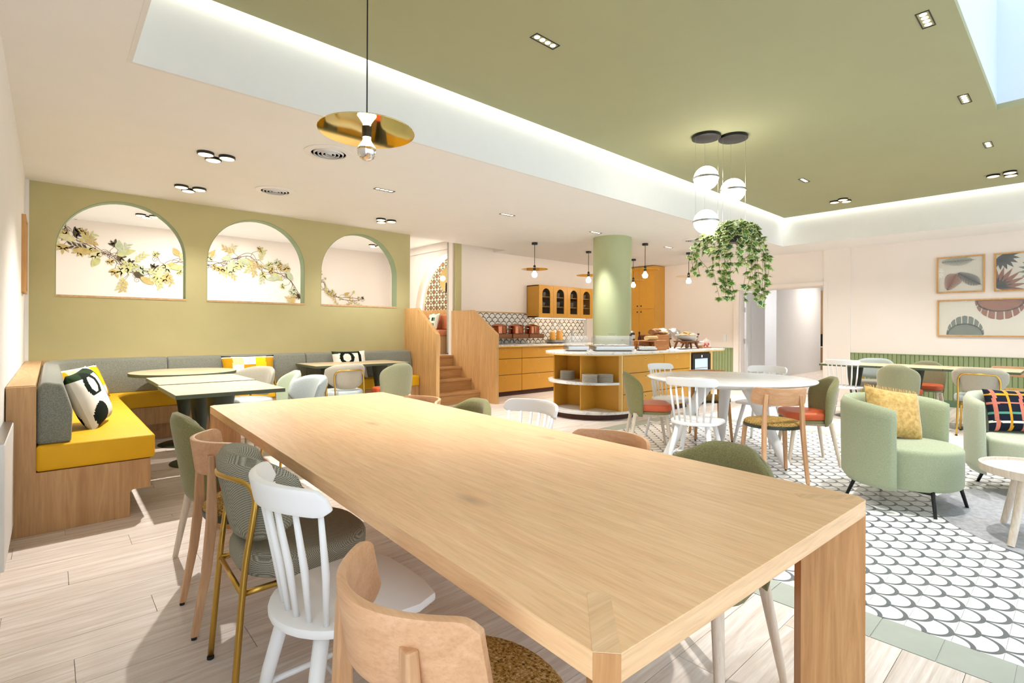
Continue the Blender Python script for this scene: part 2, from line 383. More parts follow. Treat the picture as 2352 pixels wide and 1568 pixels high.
# ---------------------------------------------------------------- objects
def tagset(o, label=None, cat=None, group=None, kind=None):
    if label: o['label'] = label
    if cat: o['category'] = cat
    if group: o['group'] = group
    if kind: o['kind'] = kind
    return o
def M(name, shapes, mat, parent=None, smooth=False, bevel=0.0, seg=2, matfn=None, weld=False, **tags):
    if isinstance(shapes, tuple): shapes = [shapes]
    V = []; F = []
    for v, f in shapes:
        o = len(V); V += [tuple(q) for q in v]; F += [tuple(i + o for i in q) for q in f]
    me = bpy.data.meshes.new(name); me.from_pydata(V, [], F)
    mats = mat if isinstance(mat, (list, tuple)) else [mat]
    for m in mats: me.materials.append(MT[m])
    if bevel or weld:
        bm = bmesh.new(); bm.from_mesh(me)
        if weld: bmesh.ops.remove_doubles(bm, verts=bm.verts, dist=1e-4)
        if bevel:
            ee = [e for e in bm.edges if len(e.link_faces) == 2 and e.calc_face_angle(0) > 0.6]
            if ee: bmesh.ops.bevel(bm, geom=ee, offset=bevel, segments=seg, profile=0.6, affect='EDGES', clamp_overlap=True)
        bm.to_mesh(me); bm.free()
    if matfn:
        for p in me.polygons: p.material_index = matfn(p.center)
    if smooth:
        for p in me.polygons: p.use_smooth = True
        if smooth != True: me.set_sharp_from_angle(angle=R(smooth))
    ob = bpy.data.objects.new(name, me); C.objects.link(ob)
    if parent: ob.parent = parent
    tagset(ob, **tags); return ob
def E(name, loc=(0, 0, 0), rz=0, parent=None, **tags):
    o = bpy.data.objects.new(name, None); C.objects.link(o); o.location = loc; o.rotation_euler = (0, 0, rz); o.empty_display_size = 0.1
    if parent: o.parent = parent
    tagset(o, **tags); return o
def copy_tree(o, parent=None):
    c = o.copy(); C.objects.link(c); c.parent = parent
    for k in list(o.children): copy_tree(k, c)
    return c
def place(proto, used, x, y, rz, label, group=None, z=0):
    if proto.name in used: o = copy_tree(proto)
    else: o = proto; used.add(proto.name)
    o.location = (x, y, z); o.rotation_euler = (0, 0, rz); o['label'] = label
    if group: o['group'] = group
    return o
def lamp(name, typ, loc, energy, color=(1, 0.86, 0.68), size=0.05, parent=None, rot=(0, 0, 0), spot=None, blend=0.5, shape=None):
    d = bpy.data.lights.new(name, typ); d.energy = energy; d.color = color
    if typ == 'AREA':
        d.size = size if not isinstance(size, tuple) else size[0]
        if isinstance(size, tuple): d.shape = 'RECTANGLE'; d.size_y = size[1]
    else: d.shadow_soft_size = size
    if spot: d.spot_size = spot; d.spot_blend = blend
    o = bpy.data.objects.new(name, d); C.objects.link(o); o.location = loc; o.rotation_euler = rot
    if parent: o.parent = parent
    return o
def struct(name, shapes, mat, parent=None, **k):
    o = M(name, shapes, mat, parent, **k)
    if not parent: o['kind'] = 'structure'
    return o
ZC, ZG, YG, YK, XR = 2.75, 3.237, 7.27, 7.79, 10.9
# ---------------------------------------------------------------- floor: planks and tiles
F_AX, F_AY = math.cos(R(48.05)), math.sin(R(48.05))
def depth(x, y): return x * F_AX + y * F_AY
def in_view(x, y, m=0.3):
    d = depth(x, y); lat = x * F_AY - y * F_AX
    return d > 0.5 and abs(lat) < d * 1.0 + m
floor = struct('floor', s_box(-0.6, 11.1, -2.2, 7.42, -0.06, -0.006), 'grout_dark')
TX0, TX1, TY1 = 2.66, 6.86, 3.821
unit = bpy.data.meshes.new('plank'); uv = s_box(0, 1, 0, 1, -0.006, 0.0); unit.from_pydata(uv[0], [], uv[1]); unit.materials.append(MT['plank'])
PW, PL, GP = 0.185, 1.42, 0.0022
def plank(x0, x1, y0, y1):
    if x1 - x0 < 0.03: return
    if not any(in_view(x, y) for x in (x0, (x0 + x1) / 2, x1) for y in (y0, y1)): return
    o = bpy.data.objects.new('plank', unit); C.objects.link(o); o.parent = floor
    o.location = (x0 + GP / 2, y0 + GP / 2, 0); o.scale = (x1 - x0 - GP, y1 - y0 - GP, 1)
y = -1.2; row = 0
while y < 7.3:
    y1 = min(y + PW, 7.4); spans = [(-0.55, 10.9)]
    if y < 4.03:
        spans = [(-0.55, 2.455), (7.035, 10.9)]
        if y1 > 4.03: y1 = 4.03
    off = [0.0, 0.52, 1.02, 0.27, 0.8][row % 5]
    for a, b in spans:
        x = a - off
        while x < b:
            plank(max(x, a), min(x + PL, b), y, y1); x += PL
    y = y1; row += 1
tile_m = bpy.data.meshes.new('scallop_tile'); tv = s_box(0, 0.1485, 0, 0.1495, -0.006, 0.001); tile_m.from_pydata(tv[0], [], tv[1]); tile_m.materials.append(MT['tile_scallop'])
tl = []
for i in range(28):
    for j in range(-10, 21):
        x, y = TX0 + i * 0.15, 0.65 + j * 0.151
        if in_view(x + 0.07, y + 0.07, 0.15): tl.append((depth(x, y), x, y))
tl.sort()
for d, x, y in tl[:300]:
    o = bpy.data.objects.new('scallop_tile', tile_m); C.objects.link(o); o.parent = floor; o.location = (x + 0.00075, y + 0.00075, 0)
M('scallop_tile_field', [mv(tv, x + 0.00075, y + 0.00075, 0) for d, x, y in tl[300:]], 'tile_scallop', floor, kind='stuff')
struct('trim_1', s_box(TX0 - 0.2, 7.03, -2.2, 4.025, -0.0058, -0.003), 'grout')
bt = bpy.data.meshes.new('border_tile'); bv = s_box(0, 0.2035, 0, 0.1975, -0.006, 0.0012); bt.from_pydata(bv[0], [], bv[1]); bt.materials.append(MT['grey_tile'])
def border(x, y, sx=1.0, sy=1.0):
    if not in_view(x + 0.1, y + 0.1, 0.3): return
    o = bpy.data.objects.new('border_tile', bt); C.objects.link(o); o.parent = floor; o.location = (x, y, 0); o.scale = (sx, sy, 1)
for k in range(26): border(2.4575, 0.5775 - 0.2065 * 4 + 0.2065 * k - 0.004, 0.985, 1.025) if 0.5775 - 0.2065 * 4 + 0.2065 * k < 3.95 else None
for k in range(21): border(2.665 + 0.2065 * k, 3.8235, 1.0, 1.0)
for k in range(24): border(6.8625, 3.82 - 0.2025 * (k + 1), 0.8, 1.0)

# ---------------------------------------------------------------- walls
struct('wall_left', [s_box(-0.5, -0.195, 0.9, 7.42, 0, ZC), s_box(-0.195, -0.166, 7.24, 7.27, 0, ZC)], 'wall_white')
struct('baseboard_left', s_box(-0.195, -0.18, 0.9, 4.14, 0, 0.09), 'wall_white')
ARCH = [(0.037, 1.221), (1.442, 2.64), (2.869, 4.077)]; AB = 1.572; AT = 2.655
gw = [s_box(-0.2, 4.315, YG, YG + 0.15, 0, AB)]
ed = [-0.2] + [q for a in ARCH for q in a] + [4.315]
for i in range(0, len(ed), 2): gw.append(s_box(ed[i], ed[i + 1], YG, YG + 0.15, AB, ZC))
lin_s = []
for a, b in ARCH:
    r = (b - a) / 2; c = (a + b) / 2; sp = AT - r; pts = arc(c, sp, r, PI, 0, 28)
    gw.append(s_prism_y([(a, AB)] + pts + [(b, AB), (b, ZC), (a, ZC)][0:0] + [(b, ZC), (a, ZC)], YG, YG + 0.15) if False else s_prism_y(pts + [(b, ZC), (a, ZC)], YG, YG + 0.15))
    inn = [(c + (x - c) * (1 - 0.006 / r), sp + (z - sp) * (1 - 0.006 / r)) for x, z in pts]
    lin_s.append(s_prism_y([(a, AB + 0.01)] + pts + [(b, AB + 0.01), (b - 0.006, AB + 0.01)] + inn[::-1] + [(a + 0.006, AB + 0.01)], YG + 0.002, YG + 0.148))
gwall = struct('wall_back', gw, 'green_wall')
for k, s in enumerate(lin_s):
    M('arch_shade_lining', s, 'green_jamb_shade', gwall)  # added skin over the wall's own jambs, carries their shaded tone
    M('arch_sill', s_box(ARCH[k][0], ARCH[k][1], YG - 0.006, YG + 0.155, AB - 0.012, AB + 0.01), 'oak_ledge', gwall)
struct('wall_kitchen', [s_box(5.52, 11.1, YK, YK + 0.12, 0, 2.92)], 'wall_cream')
struct('trim_2', s_box(5.55, 5.68, YK - 0.06, YK, 0, 2.92), 'green_wall')
D0, D1, DT = 3.29, 4.89, 2.085
rw = struct('wall_right', [s_box(XR, XR + 0.2, -2.2, D0, 0, ZC), s_box(XR, XR + 0.2, D1, YK, 0, ZC), s_box(XR, XR + 0.2, D0, D1, DT, ZC), s_box(XR - 0.025, XR, 2.85, D0, 0, ZC)], 'wall_cream')
d1 = struct('door_1', [s_box(XR - 0.045, XR + 0.0, D0 - 0.075, D0, 0, DT + 0.075), s_box(XR - 0.045, XR, D1, D1 + 0.115, 0, DT + 0.075), s_box(XR - 0.045, XR, D0, D1, DT, DT + 0.075),
    s_box(XR, XR + 0.2, D0, D0 + 0.02, 0, DT), s_box(XR, XR + 0.2, D1 - 0.02, D1, 0, DT), s_box(XR, XR + 0.2, D0, D1, DT - 0.02, DT)], 'wall_cream', bevel=0.004)
leaf = M('door_leaf', [s_box(11.12, 11.98, 4.80, 4.845, 0.01, 2.05), s_box(11.25, 11.85, 4.792, 4.80, 0.25, 1.85)], 'corridor', d1, bevel=0.004)
for z in (0.95, 1.62, 1.85): M('hinge', s_cyl((11.06, 4.845, z), (11.06, 4.845, z + 0.1), 0.012, n=8), 'steel', leaf)
# rooms beyond the door
struct('wall_corridor', [s_box(14.2, 14.4, 5.4, 8.2, 0, ZC), s_box(14.4, 17.6, 5.4, 5.55, 0, ZC), s_box(11.1, 14.2, 8.0, 8.2, 0, ZC), s_box(11.1, 19.0, 2.6, 2.75, 0, ZC), s_box(18.2, 18.4, 2.75, 8.2, 0, ZC)], 'corridor')
struct('floor_corridor', s_box(11.1, 19.0, 2.6, 8.2, -0.06, 0.0), 'plank')
struct('ceiling_corridor', s_box(11.1, 19.0, 2.6, 8.2, ZC, ZC + 0.05), 'ceil_cream')
sl = struct('wall_slats', s_box(18.15, 18.2, 4.6, 7.0, 0, 2.5), 'shadow_gap')
for k in range(16): M('slat', s_box(18.09, 18.15, 4.65 + k * 0.14, 4.72 + k * 0.14, 0, 2.5), 'slat_wood', sl)
lamp('corridor_fill', 'AREA', (12.6, 5.6, ZC - 0.02), 50, (0.95, 0.97, 1.0), 1.2)  # added fill lamps to brighten the rooms beyond the door, no fixture
lamp('corridor_fill', 'AREA', (16.5, 4.4, ZC - 0.02), 45, (1, 0.92, 0.82), 1.2)
dk = E('office_desk', (17.88, 5.2, 0), label='white desk with slim legs beyond the doorway', cat='desk')
M('top', s_box(-0.19, 0.19, -0.6, 0.6, 0.72, 0.75), 'white_paint', dk)
for sx in (-0.16, 0.16):
    for sy in (-0.55, 0.55): M('leg', s_cyl((sx, sy, 0), (sx, sy, 0.72), 0.02), 'white_paint', dk)
pr = E('printer', (17.88, 5.3, 0.75), label='black and white printer on the desk beyond the doorway', cat='printer')
M('body', s_box(-0.18, 0.18, -0.22, 0.02, 0, 0.36), 'printer', pr, bevel=0.01); M('side_panel', s_box(-0.185, 0.18, 0.02, 0.24, 0, 0.38), 'black_metal', pr, bevel=0.01); M('paper_tray', s_box(-0.2, 0.15, -0.2, 0.0, 0.1, 0.13), 'white_plastic', pr)

# wainscot with vertical grooves
def wains(y0, y1, top, name, par):
    V = []; n = int((y1 - y0) / 0.062); st = (y1 - y0) / n; prof = []
    for k in range(n):
        a = y0 + k * st; prof += [(0.0, a), (0.012, a + 0.004), (0.012, a + st - 0.008), (0.0, a + st - 0.004)]
    prof.append((0.0, y1)); m = len(prof); V = [(XR - 0.004 - p, yy, 0.1) for p, yy in prof] + [(XR - 0.004 - p, yy, top) for p, yy in prof]
    F = [(i, m + i, m + i + 1, i + 1) for i in range(m - 1)]
    o = M(name, (V, F), 'wains', par); M('cap', s_box(XR - 0.024, XR, y0, y1, top, top + 0.012), 'wains', o); M('skirting', s_box(XR - 0.022, XR, y0, y1, 0, 0.105), 'wains_dark', o); return o
for nm, a, b, t in (('trim_3', -1.4, 2.849, 0.825), ('trim_4', 5.01, 6.66, 0.845)):
    o = wains(a, b, t, nm, None); o['kind'] = 'structure'

# ---------------------------------------------------------------- ceilings, cove, skylight
struct('ceiling', [s_box(-0.5, 6.5, 3.66, 7.42, ZC, 2.92), s_box(6.5, 11.1, 3.66, YK + 0.12, ZC, 2.92), s_box(-0.5, 0.32, -2.2, 3.66, ZC, 2.8), s_box(9.83, 11.1, -2.2, 3.66, ZC, 2.92)], 'ceil_cream')
struct('ceiling_cove', [s_box(0.32, 9.83, 3.633, 3.66, ZC - 0.002, 3.42), s_box(9.80, 9.83, -2.2, 3.633, ZC - 0.002, 3.42), s_box(0.32, 0.344, -2.2, 3.633, ZC - 0.002, 3.42), s_box(0.344, 9.80, 3.52, 3.633, 3.36, 3.42), s_box(9.68, 9.80, -2.2, 3.52, 3.36, 3.42)], 'cove_white')
HX0, HX1, HY0, HY1 = 2.9, 6.367, -1.75, 0.53
struct('ceiling_green', [s_box(0.344, 9.735, HY1, 3.575, ZG, ZG + 0.05), s_box(0.344, HX0, -2.2, HY1, ZG, ZG + 0.05), s_box(HX1, 9.735, -2.2, HY1, ZG, ZG + 0.05), s_box(HX0, HX1, -2.2, HY0, ZG, ZG + 0.05)], 'green_ceil')
struct('window_1', [s_box(HX0 - 0.1, HX0, HY0 - 0.1, HY1 + 0.1, ZG + 0.05, 4.3), s_box(HX1, HX1 + 0.1, HY0 - 0.1, HY1 + 0.1, ZG + 0.05, 4.3), s_box(HX0, HX1, HY1, HY1 + 0.1, ZG + 0.05, 4.3), s_box(HX0, HX1, HY0 - 0.1, HY0, ZG + 0.05, 4.3)], 'well')
struct('ceiling_roof', [s_box(0.2, HX0 - 0.1, -2.2, 3.7, 3.43, 3.46), s_box(HX1 + 0.1, 9.9, -2.2, 3.7, 3.43, 3.46), s_box(HX0 - 0.1, HX1 + 0.1, HY1 + 0.1, 3.7, 3.43, 3.46)], 'cove_white')
st = E('cove_light_strip', (5.0, 3.60, 3.29), label='white LED strip glowing along the long edge of the green ceiling', cat='light strip')
M('diffuser', s_box(-4.63, 4.74, -0.018, 0.026, 0.0, 0.015), 'led', st); M('channel', s_box(-4.65, 4.75, -0.022, 0.032, 0.015, 0.03), 'white_paint', st)
st = E('cove_light_strip', (9.767, 1.0, 3.29), label='white LED strip glowing along the ceiling edge above the framed leaf pictures', cat='light strip')
M('diffuser', s_box(-0.018, 0.026, -3.1, 2.55, 0.0, 0.015), 'led', st); M('channel', s_box(-0.022, 0.03, -3.15, 2.56, 0.015, 0.03), 'white_paint', st)

# round column
struct('wall_column', s_lathe([(0.312, 0), (0.312, ZC)], 64, (6.93, 5.23)), 'green_col', smooth=40)

# ---------------------------------------------------------------- raised room behind the arches
ZF = 0.76
struct('floor_raised', [s_box(-0.5, 4.2, YG + 0.15, 10.7, ZF - 0.1, ZF), s_box(4.2, 6.6, 7.921, 10.7, ZF - 0.1, ZF)], 'marble_white')
struct('ceiling_raised', s_box(-0.5, 6.6, 7.42, 10.7, 2.92, 2.98), 'ceil_cream')
mw = struct('wall_mural', s_box(-0.6, 6.6, 10.5, 10.6, ZF, 2.92), 'wall_cream')
struct('wall_raised_left', s_box(-0.6, -0.5, 7.42, 10.6, ZF, 2.92), 'wall_cream')
NC, NZ, NR = 8.22, 1.54, 1.155
np_ = arc(NC, NZ, NR, 0, PI, 40); np_ = [p for p in np_ if p[0] >= YK + 0.12]
struct('wall_niche', [s_prism_x(np_ + [(YK + 0.12, 2.92), (10.5, 2.92), (10.5, NZ), (NC + NR, NZ)], 5.7, 5.8), s_box(5.7, 5.8, NC + NR, 10.5, ZF, NZ), s_box(5.66, 5.7, YK + 0.12, 10.5, 2.78, 2.92)], 'wall_cream')
struct('wall_paper', s_box(5.92, 5.97, YK + 0.12, NC + NR + 0.1, ZF, 2.9), 'retro_paper')
nq = arc(NC, NZ, NR + 0.06, 0, PI, 40); nq = [p for p in nq if p[0] >= YK + 0.12]
struct('wall_niche_side', [s_box(5.8, 5.92, NC + NR, NC + NR + 0.06, ZF, NZ), s_prism_x(np_ + nq[::-1], 5.8, 5.92)], 'wall_cream')
lp = arc(NC, NZ, NR - 0.012, 0, PI, 40); lp = [p for p in lp if p[0] >= YK + 0.14]
st = E('niche_light_strip', (5.83, 0, 0), label='curved white LED strip around the arched niche', cat='light strip')
M('diffuser', s_tube([(0, y, z) for y, z in [(NC + NR - 0.012, 0.95)] + lp], 0.012, 8), 'niche_led', st)
M('channel', s_tube([(-0.016, y, z) for y, z in [(NC + NR - 0.012, 0.95)] + lp], 0.006, 6), 'white_paint', st)
lamp('raised_light', 'AREA', (2.0, 9.0, 2.9), 58, (1, 0.95, 0.89), 1.6)
lamp('raised_light', 'AREA', (4.9, 8.9, 2.9), 12, (1, 0.93, 0.84), 1.0)
# niche sofa, cushion, wall lamp, curtain
so = E('niche_bench', (5.67, 8.745, ZF), label='tan leather bench inside the lit arched niche', cat='bench')
M('base', s_box(-0.2, 0.24, -0.65, 0.6, 0, 0.34), 'oak_bench', so)
M('seat', s_box(-0.24, 0.24, -0.65, 0.6, 0.34, 0.46), 'tan_leather', so, bevel=0.03, smooth=True)
M('back_rail', s_box(0.16, 0.24, -0.65, 0.6, 0.76, 0.86), 'oak_panel', so)
for k in range(3): M('back_cushion', s_box(0.1, 0.22, -0.64 + k * 0.41, -0.24 + k * 0.41, 0.46, 0.76), 'tan_leather', so, bevel=0.03, smooth=True)
q = M('niche_cushion', s_pillow(0.34, 0.32, 0.12), ['c_white', 'p_teal', 'c_black'], smooth=True, matfn=lambda c: int(abs(c.y * 17 + 9)) % 3 if int(abs(c.z * 15 + 9)) % 2 else 0, label='patterned cushion on the tan niche bench', cat='cushion'); q.location = (5.64, 8.60, ZF + 0.63); q.rotation_euler = (0, 0.25, 0)
wl = E('wall_lamp', (5.92, 8.52, 2.22), label='round brass wall lamp with glowing bulb on the patterned wallpaper', cat='lamp')
M('disc', xf(s_lathe([(0.24, 0), (0.24, 0.012)], 40), lambda x, y, z: (-z - 0.02, y, x)), 'brass_mirror', wl, smooth=30); M('bulb', s_ball((-0.12, 0, 0.02), 0.05), 'bulb', wl, smooth=True); M('stem', s_cyl((-0.04, 0, -0.24), (-0.04, 0, -0.06), 0.012), 'black_metal', wl)
M('sheer_curtain', s_shell(lambda u, v: ((5.60 + 0.02 * math.sin(u * 34) + 0.0 * v, YK + 0.14 + u * 0.14, ZF + 0.02 + v * 2.1), (1, 0.3 * math.cos(u * 34), 0)), 40, 4, lambda u, v: 0.004), 'curtain', smooth=True, label='white sheer curtain hanging at the top of the stairs', cat='curtain')

# vine mural: flat paint on the wall behind the arches
def flat_leaf(L, W, lobes=0):
    if not lobes:
        n = 10; up = [(L * i / n, W * math.sin(PI * (i / n) ** 0.8) ) for i in range(n + 1)]; return up + [(x, -y) for x, y in up[-2:0:-1]]
    P = []
    for k in range(lobes):
        a = (-1.15 + 2.3 * k / (lobes - 1)); l = L * (1 - 0.28 * abs(a))
        P += [(l * 0.42 * math.cos(a - 0.36), l * 0.42 * math.sin(a - 0.36)), (l * 0.8 * math.cos(a - 0.13), l * 0.8 * math.sin(a - 0.13)), (l * math.cos(a), l * math.sin(a)), (l * 0.8 * math.cos(a + 0.13), l * 0.8 * math.sin(a + 0.13))]
    return [(0, 0)] + P
def to_wall(poly, x, z, ang, off):
    c, s = math.cos(ang), math.sin(ang); V = [(x + px * c - py * s, 10.5 - off, z + px * s + py * c) for px, py in poly]; n = len(V)
    cx = (sum(v[0] for v in V) / n, 10.5 - off, sum(v[2] for v in V) / n)
    return V + [cx], [(i, (i + 1) % n, n) for i in range(n)]
def ribbon(path, wd, off):
    V = []; F = []
    for i, (x, z) in enumerate(path):
        a = path[max(i - 1, 0)]; b = path[min(i + 1, len(path) - 1)]; d = Vector((b[0] - a[0], b[1] - a[1])); d = d.normalized() if d.length else Vector((1, 0)); n = Vector((-d.y, d.x)) * wd / 2
        V += [(x + n.x, 10.5 - off, z + n.y), (x - n.x, 10.5 - off, z - n.y)]
    for i in range(len(path) - 1): F.append((2 * i, 2 * i + 1, 2 * i + 3, 2 * i + 2))
    return V, F
mural = E('vine_mural', (0, 0, 0), label='painted trailing vine with olive and brown leaves seen through the arches', cat='mural')
vine = smooth_path([(x, z, 0) for x, z in [(0.1, 2.88), (0.17, 2.78), (0.24, 2.63), (0.43, 2.54), (0.62, 2.43), (0.76, 2.38), (0.9, 2.21), (1.04, 2.13), (1.25, 2.19), (1.46, 2.31), (1.72, 2.38), (1.95, 2.3), (2.12, 2.36), (2.34, 2.44), (2.58, 2.54), (2.8, 2.58), (2.99, 2.41), (3.31, 2.3), (3.54, 2.17), (3.73, 1.9), (3.9, 1.95), (4.17, 2.2), (4.28, 2.01), (4.64, 1.85), (4.98, 1.84)]], 6)
vine = [(p[0], p[1]) for p in vine]; ms = [ribbon(vine, 0.010, 0.003), ribbon([(x + 0.03 * math.sin(i * .5), z + 0.06 * math.sin(i * 0.37)) for i, (x, z) in enumerate(vine)], 0.007, 0.0035)]
rr = random.Random(5); lv = {k: [] for k in ('mu_green', 'mu_pale', 'mu_sage', 'mu_tan', 'mu_dark')}; cols = ['mu_green', 'mu_pale', 'mu_sage', 'mu_tan', 'mu_green', 'mu_tan', 'mu_dark']
for i, (x, z) in enumerate(vine[4:]):
    if i % 2: continue
    sc = 1.0 if x < 3.9 else 0.55
    for k in range(2):
        a = rr.uniform(-PI, PI); L = rr.uniform(0.05, 0.19); bx, bz = x + L * math.cos(a), z + L * math.sin(a)
        ms.append(ribbon([(x, z), (x + L * .5 * math.cos(a + .4), z + L * .5 * math.sin(a + .4)), (bx, bz)], 0.006, 0.0035))
        c = rr.choice(cols); T = rr.random(); off = 0.004 + 0.0002 * (i + k)
        if T < 0.45: lv[c].append(to_wall(flat_leaf(rr.uniform(0.10, 0.17) * sc, 0, 5), bx, bz, a + rr.uniform(-.5, .5), off))
        elif T < 0.75:
            for j in range(7): lv[c].append(to_wall(flat_leaf(0.085 * sc, 0.016), bx + j * 0.03 * math.cos(a), bz + j * 0.03 * math.sin(a), a + (0.7 if j % 2 else -0.7), off))
        else: lv[c].append(to_wall(flat_leaf(rr.uniform(0.14, 0.26) * sc, 0.05 * sc), bx, bz, a, off))
    if rr.random() < 0.35:
        cx, cz = x + rr.uniform(-.1, .1), z + rr.uniform(-.12, .12); ms.append(ribbon([(cx + (0.05 - t * 0.0018) * math.cos(t * .45), cz + (0.05 - t * 0.0018) * math.sin(t * .45)) for t in range(24)], 0.005, 0.0036))
M('stem', ms, 'mu_stem', mural)
for c, L in lv.items():
    for s in L: M('leaf', flipf(s), c, mural)

# ---------------------------------------------------------------- stairs
sb = E('staircase', (0, 0, 0), label='oak staircase of four steps between two oak side panels', cat='stairs')
ys = [6.88, 7.13, 7.40, 7.66]
for k, y in enumerate(ys):
    z = 0.19 * (k + 1); yn = ys[k + 1] if k < 3 else 7.9
    M('tread', s_box(4.272, 5.448, y - 0.02, yn + 0.02, z - 0.035, z), 'oak_step', sb, bevel=0.004)
    M('riser', s_box(4.272, 5.448, y + 0.005, y + 0.03, z - 0.19, z - 0.035), 'oak_step', sb)
M('stair_panel', s_prism_x([(6.34, 0), (7.268, 0), (7.268, 1.558), (6.885, 1.558), (6.34, 1.153)], 4.21, 4.27), 'oak_panel', bevel=0.003, label='oak stair side panel next to the green arched wall', cat='panel')
M('stair_panel', s_prism_x([(6.45, 0), (7.725, 0), (7.725, 1.567), (7.1, 1.567), (6.45, 1.153)], 5.45, 5.51), 'oak_panel', bevel=0.003, label='oak stair side panel next to the yellow kitchen drawers', cat='panel')

# ---------------------------------------------------------------- ceiling fixtures
GR = 'recessed ceiling spots'
def quad(x, y, z, along, energy, label, spot=84):
    o = E('recessed_spot', (x, y, z), 0 if along == 'X' else PI / 2, label=label, cat='spotlight', group=GR)
    M('frame', [s_box(-0.115, 0.115, -0.036, -0.03, -0.004, 0.02), s_box(-0.115, 0.115, 0.03, 0.036, -0.004, 0.02), s_box(-0.115, -0.109, -0.03, 0.03, -0.004, 0.02), s_box(0.109, 0.115, -0.03, 0.03, -0.004, 0.02), s_box(-0.11, 0.11, -0.03, 0.03, 0.014, 0.02)], 'black_metal', o)
    for k in range(4): M('lens', s_lathe([(0.019, -0.002), (0.019, 0.0), (0.014, 0.012)], 14, (-0.078 + 0.052 * k, 0)), 'spot_lens', o)
    lamp('spot_light', 'SPOT', (0, 0, -0.02), energy, (1, 0.965, 0.92), 0.04, o, (0, 0, 0), R(spot), 0.85)
    return o
quad(2.715, 5.12, ZC, 'X', 130, 'white recessed spot strip in the cream ceiling left of the stairs, behind the brass pendant')
quad(4.50, 5.11, ZC, 'X', 210, 'recessed spot strip in the cream ceiling in front of the stairs')
quad(6.33, 5.10, ZC, 'X', 190, 'recessed spot strip in the cream ceiling just beside the green column', 62)
quad(8.44, 5.10, ZC, 'X', 480, 'recessed spot strip in the cream ceiling near the small pendants, right of the column', 125)
quad(2.557, 2.513, ZG, 'X', 360, 'four-lamp spot strip in the green ceiling nearest the brass pendant')
quad(4.188, 0.686, ZG, 'X', 220, 'four-lamp spot strip in the green ceiling beside the skylight, nearest the top edge')
quad(5.866, 0.691, ZG, 'X', 150, 'four-lamp spot strip in the green ceiling beside the corner of the skylight')
quad(7.487, 0.690, ZG, 'X', 200, 'four-lamp spot strip in the green ceiling near the right edge, beyond the skylight')
quad(7.477, 2.499, ZG, 'X', 220, 'four-lamp spot strip in the green ceiling beyond the hanging globes')
def trio(x, y, z, pts, energy, label, emitm='disc_lens', tgt=None):
    o = E('disc_light_cluster', (x, y, z), 0, label=label, cat='ceiling light', group='clusters of three disc lights')
    for px, py in pts:
        M('disc', s_lathe([(0.062, -0.022), (0.066, -0.02), (0.066, 0.0)], 28, (px, py)), 'black_metal', o, smooth=30)
        M('lens', s_lathe([(0.0, -0.026), (0.05, -0.026), (0.058, -0.0225)], 28, (px, py)), emitm, o)
    if energy: lamp('disc_lamp', 'SPOT', (0, 0, -0.035), energy, (1, 0.955, 0.90), 0.02, o, (0, 0, 0), R(125), 0.7)
    return o
T3 = [(-0.08, -0.02), (0.005, 0.11), (0.085, -0.025)]
trio(1.075, 5.10, ZC, T3, 260, 'cluster of three disc lights nearest the brass pendant, above the left bench')
trio(1.116, 6.456, ZC, T3, 62, 'cluster of three disc lights above the first arch of the green wall')
trio(3.476, 6.512, ZC, [(-0.089, -0.031), (-0.01, 0.108), (0.072, -0.028)], 72, 'cluster of three disc lights above the third arch of the green wall')
trio(9.0, 2.5, ZG, [(0.027, 0.083), (-0.06, -0.053), (0.098, -0.056)], 110, 'cluster of three disc lights in the green ceiling corner beyond the globes')
trio(8.944, 0.70, ZG, [(0.039, 0.08), (-0.01, -0.078), (0.163, -0.075)], 110, 'cluster of three disc lights in the green ceiling at the right edge')
trio(1.075, 9.39, 2.92, T3, 0, 'cluster of three disc lights seen through the first arch')
trio(4.878, 9.57, 2.92, T3, 0, 'cluster of three disc lights seen through the third arch')
def vent(x, y, r, label):
    o = E('ceiling_vent', (x, y, ZC), label=label, cat='vent', group='round ceiling vents')
    M('flange', s_lathe([(r, -0.001), (r, -0.006), (r * 0.72, -0.012), (r * 0.72, 0.0)], 40, ring=True), 'white_paint', o, smooth=30)
    M('void', s_lathe([(0.0, -0.002), (r * 0.72, -0.002)], 40), 'shadow_gap', o)
    for k in range(4): M('ring', s_lathe([(r * (0.63 - k * 0.16), -0.004), (r * (0.60 - k * 0.16), -0.020), (r * (0.575 - k * 0.16), -0.019), (r * (0.605 - k * 0.16), -0.004)], 40, ring=True), 'white_paint', o, smooth=30)
vent(1.786, 4.368, 0.20, 'round slatted ceiling vent just behind the brass pendant'); vent(1.842, 5.972, 0.20, 'round slatted ceiling vent between the first two arches'); vent(8.064, 4.385, 0.20, 'round slatted ceiling vent behind the hanging globes')
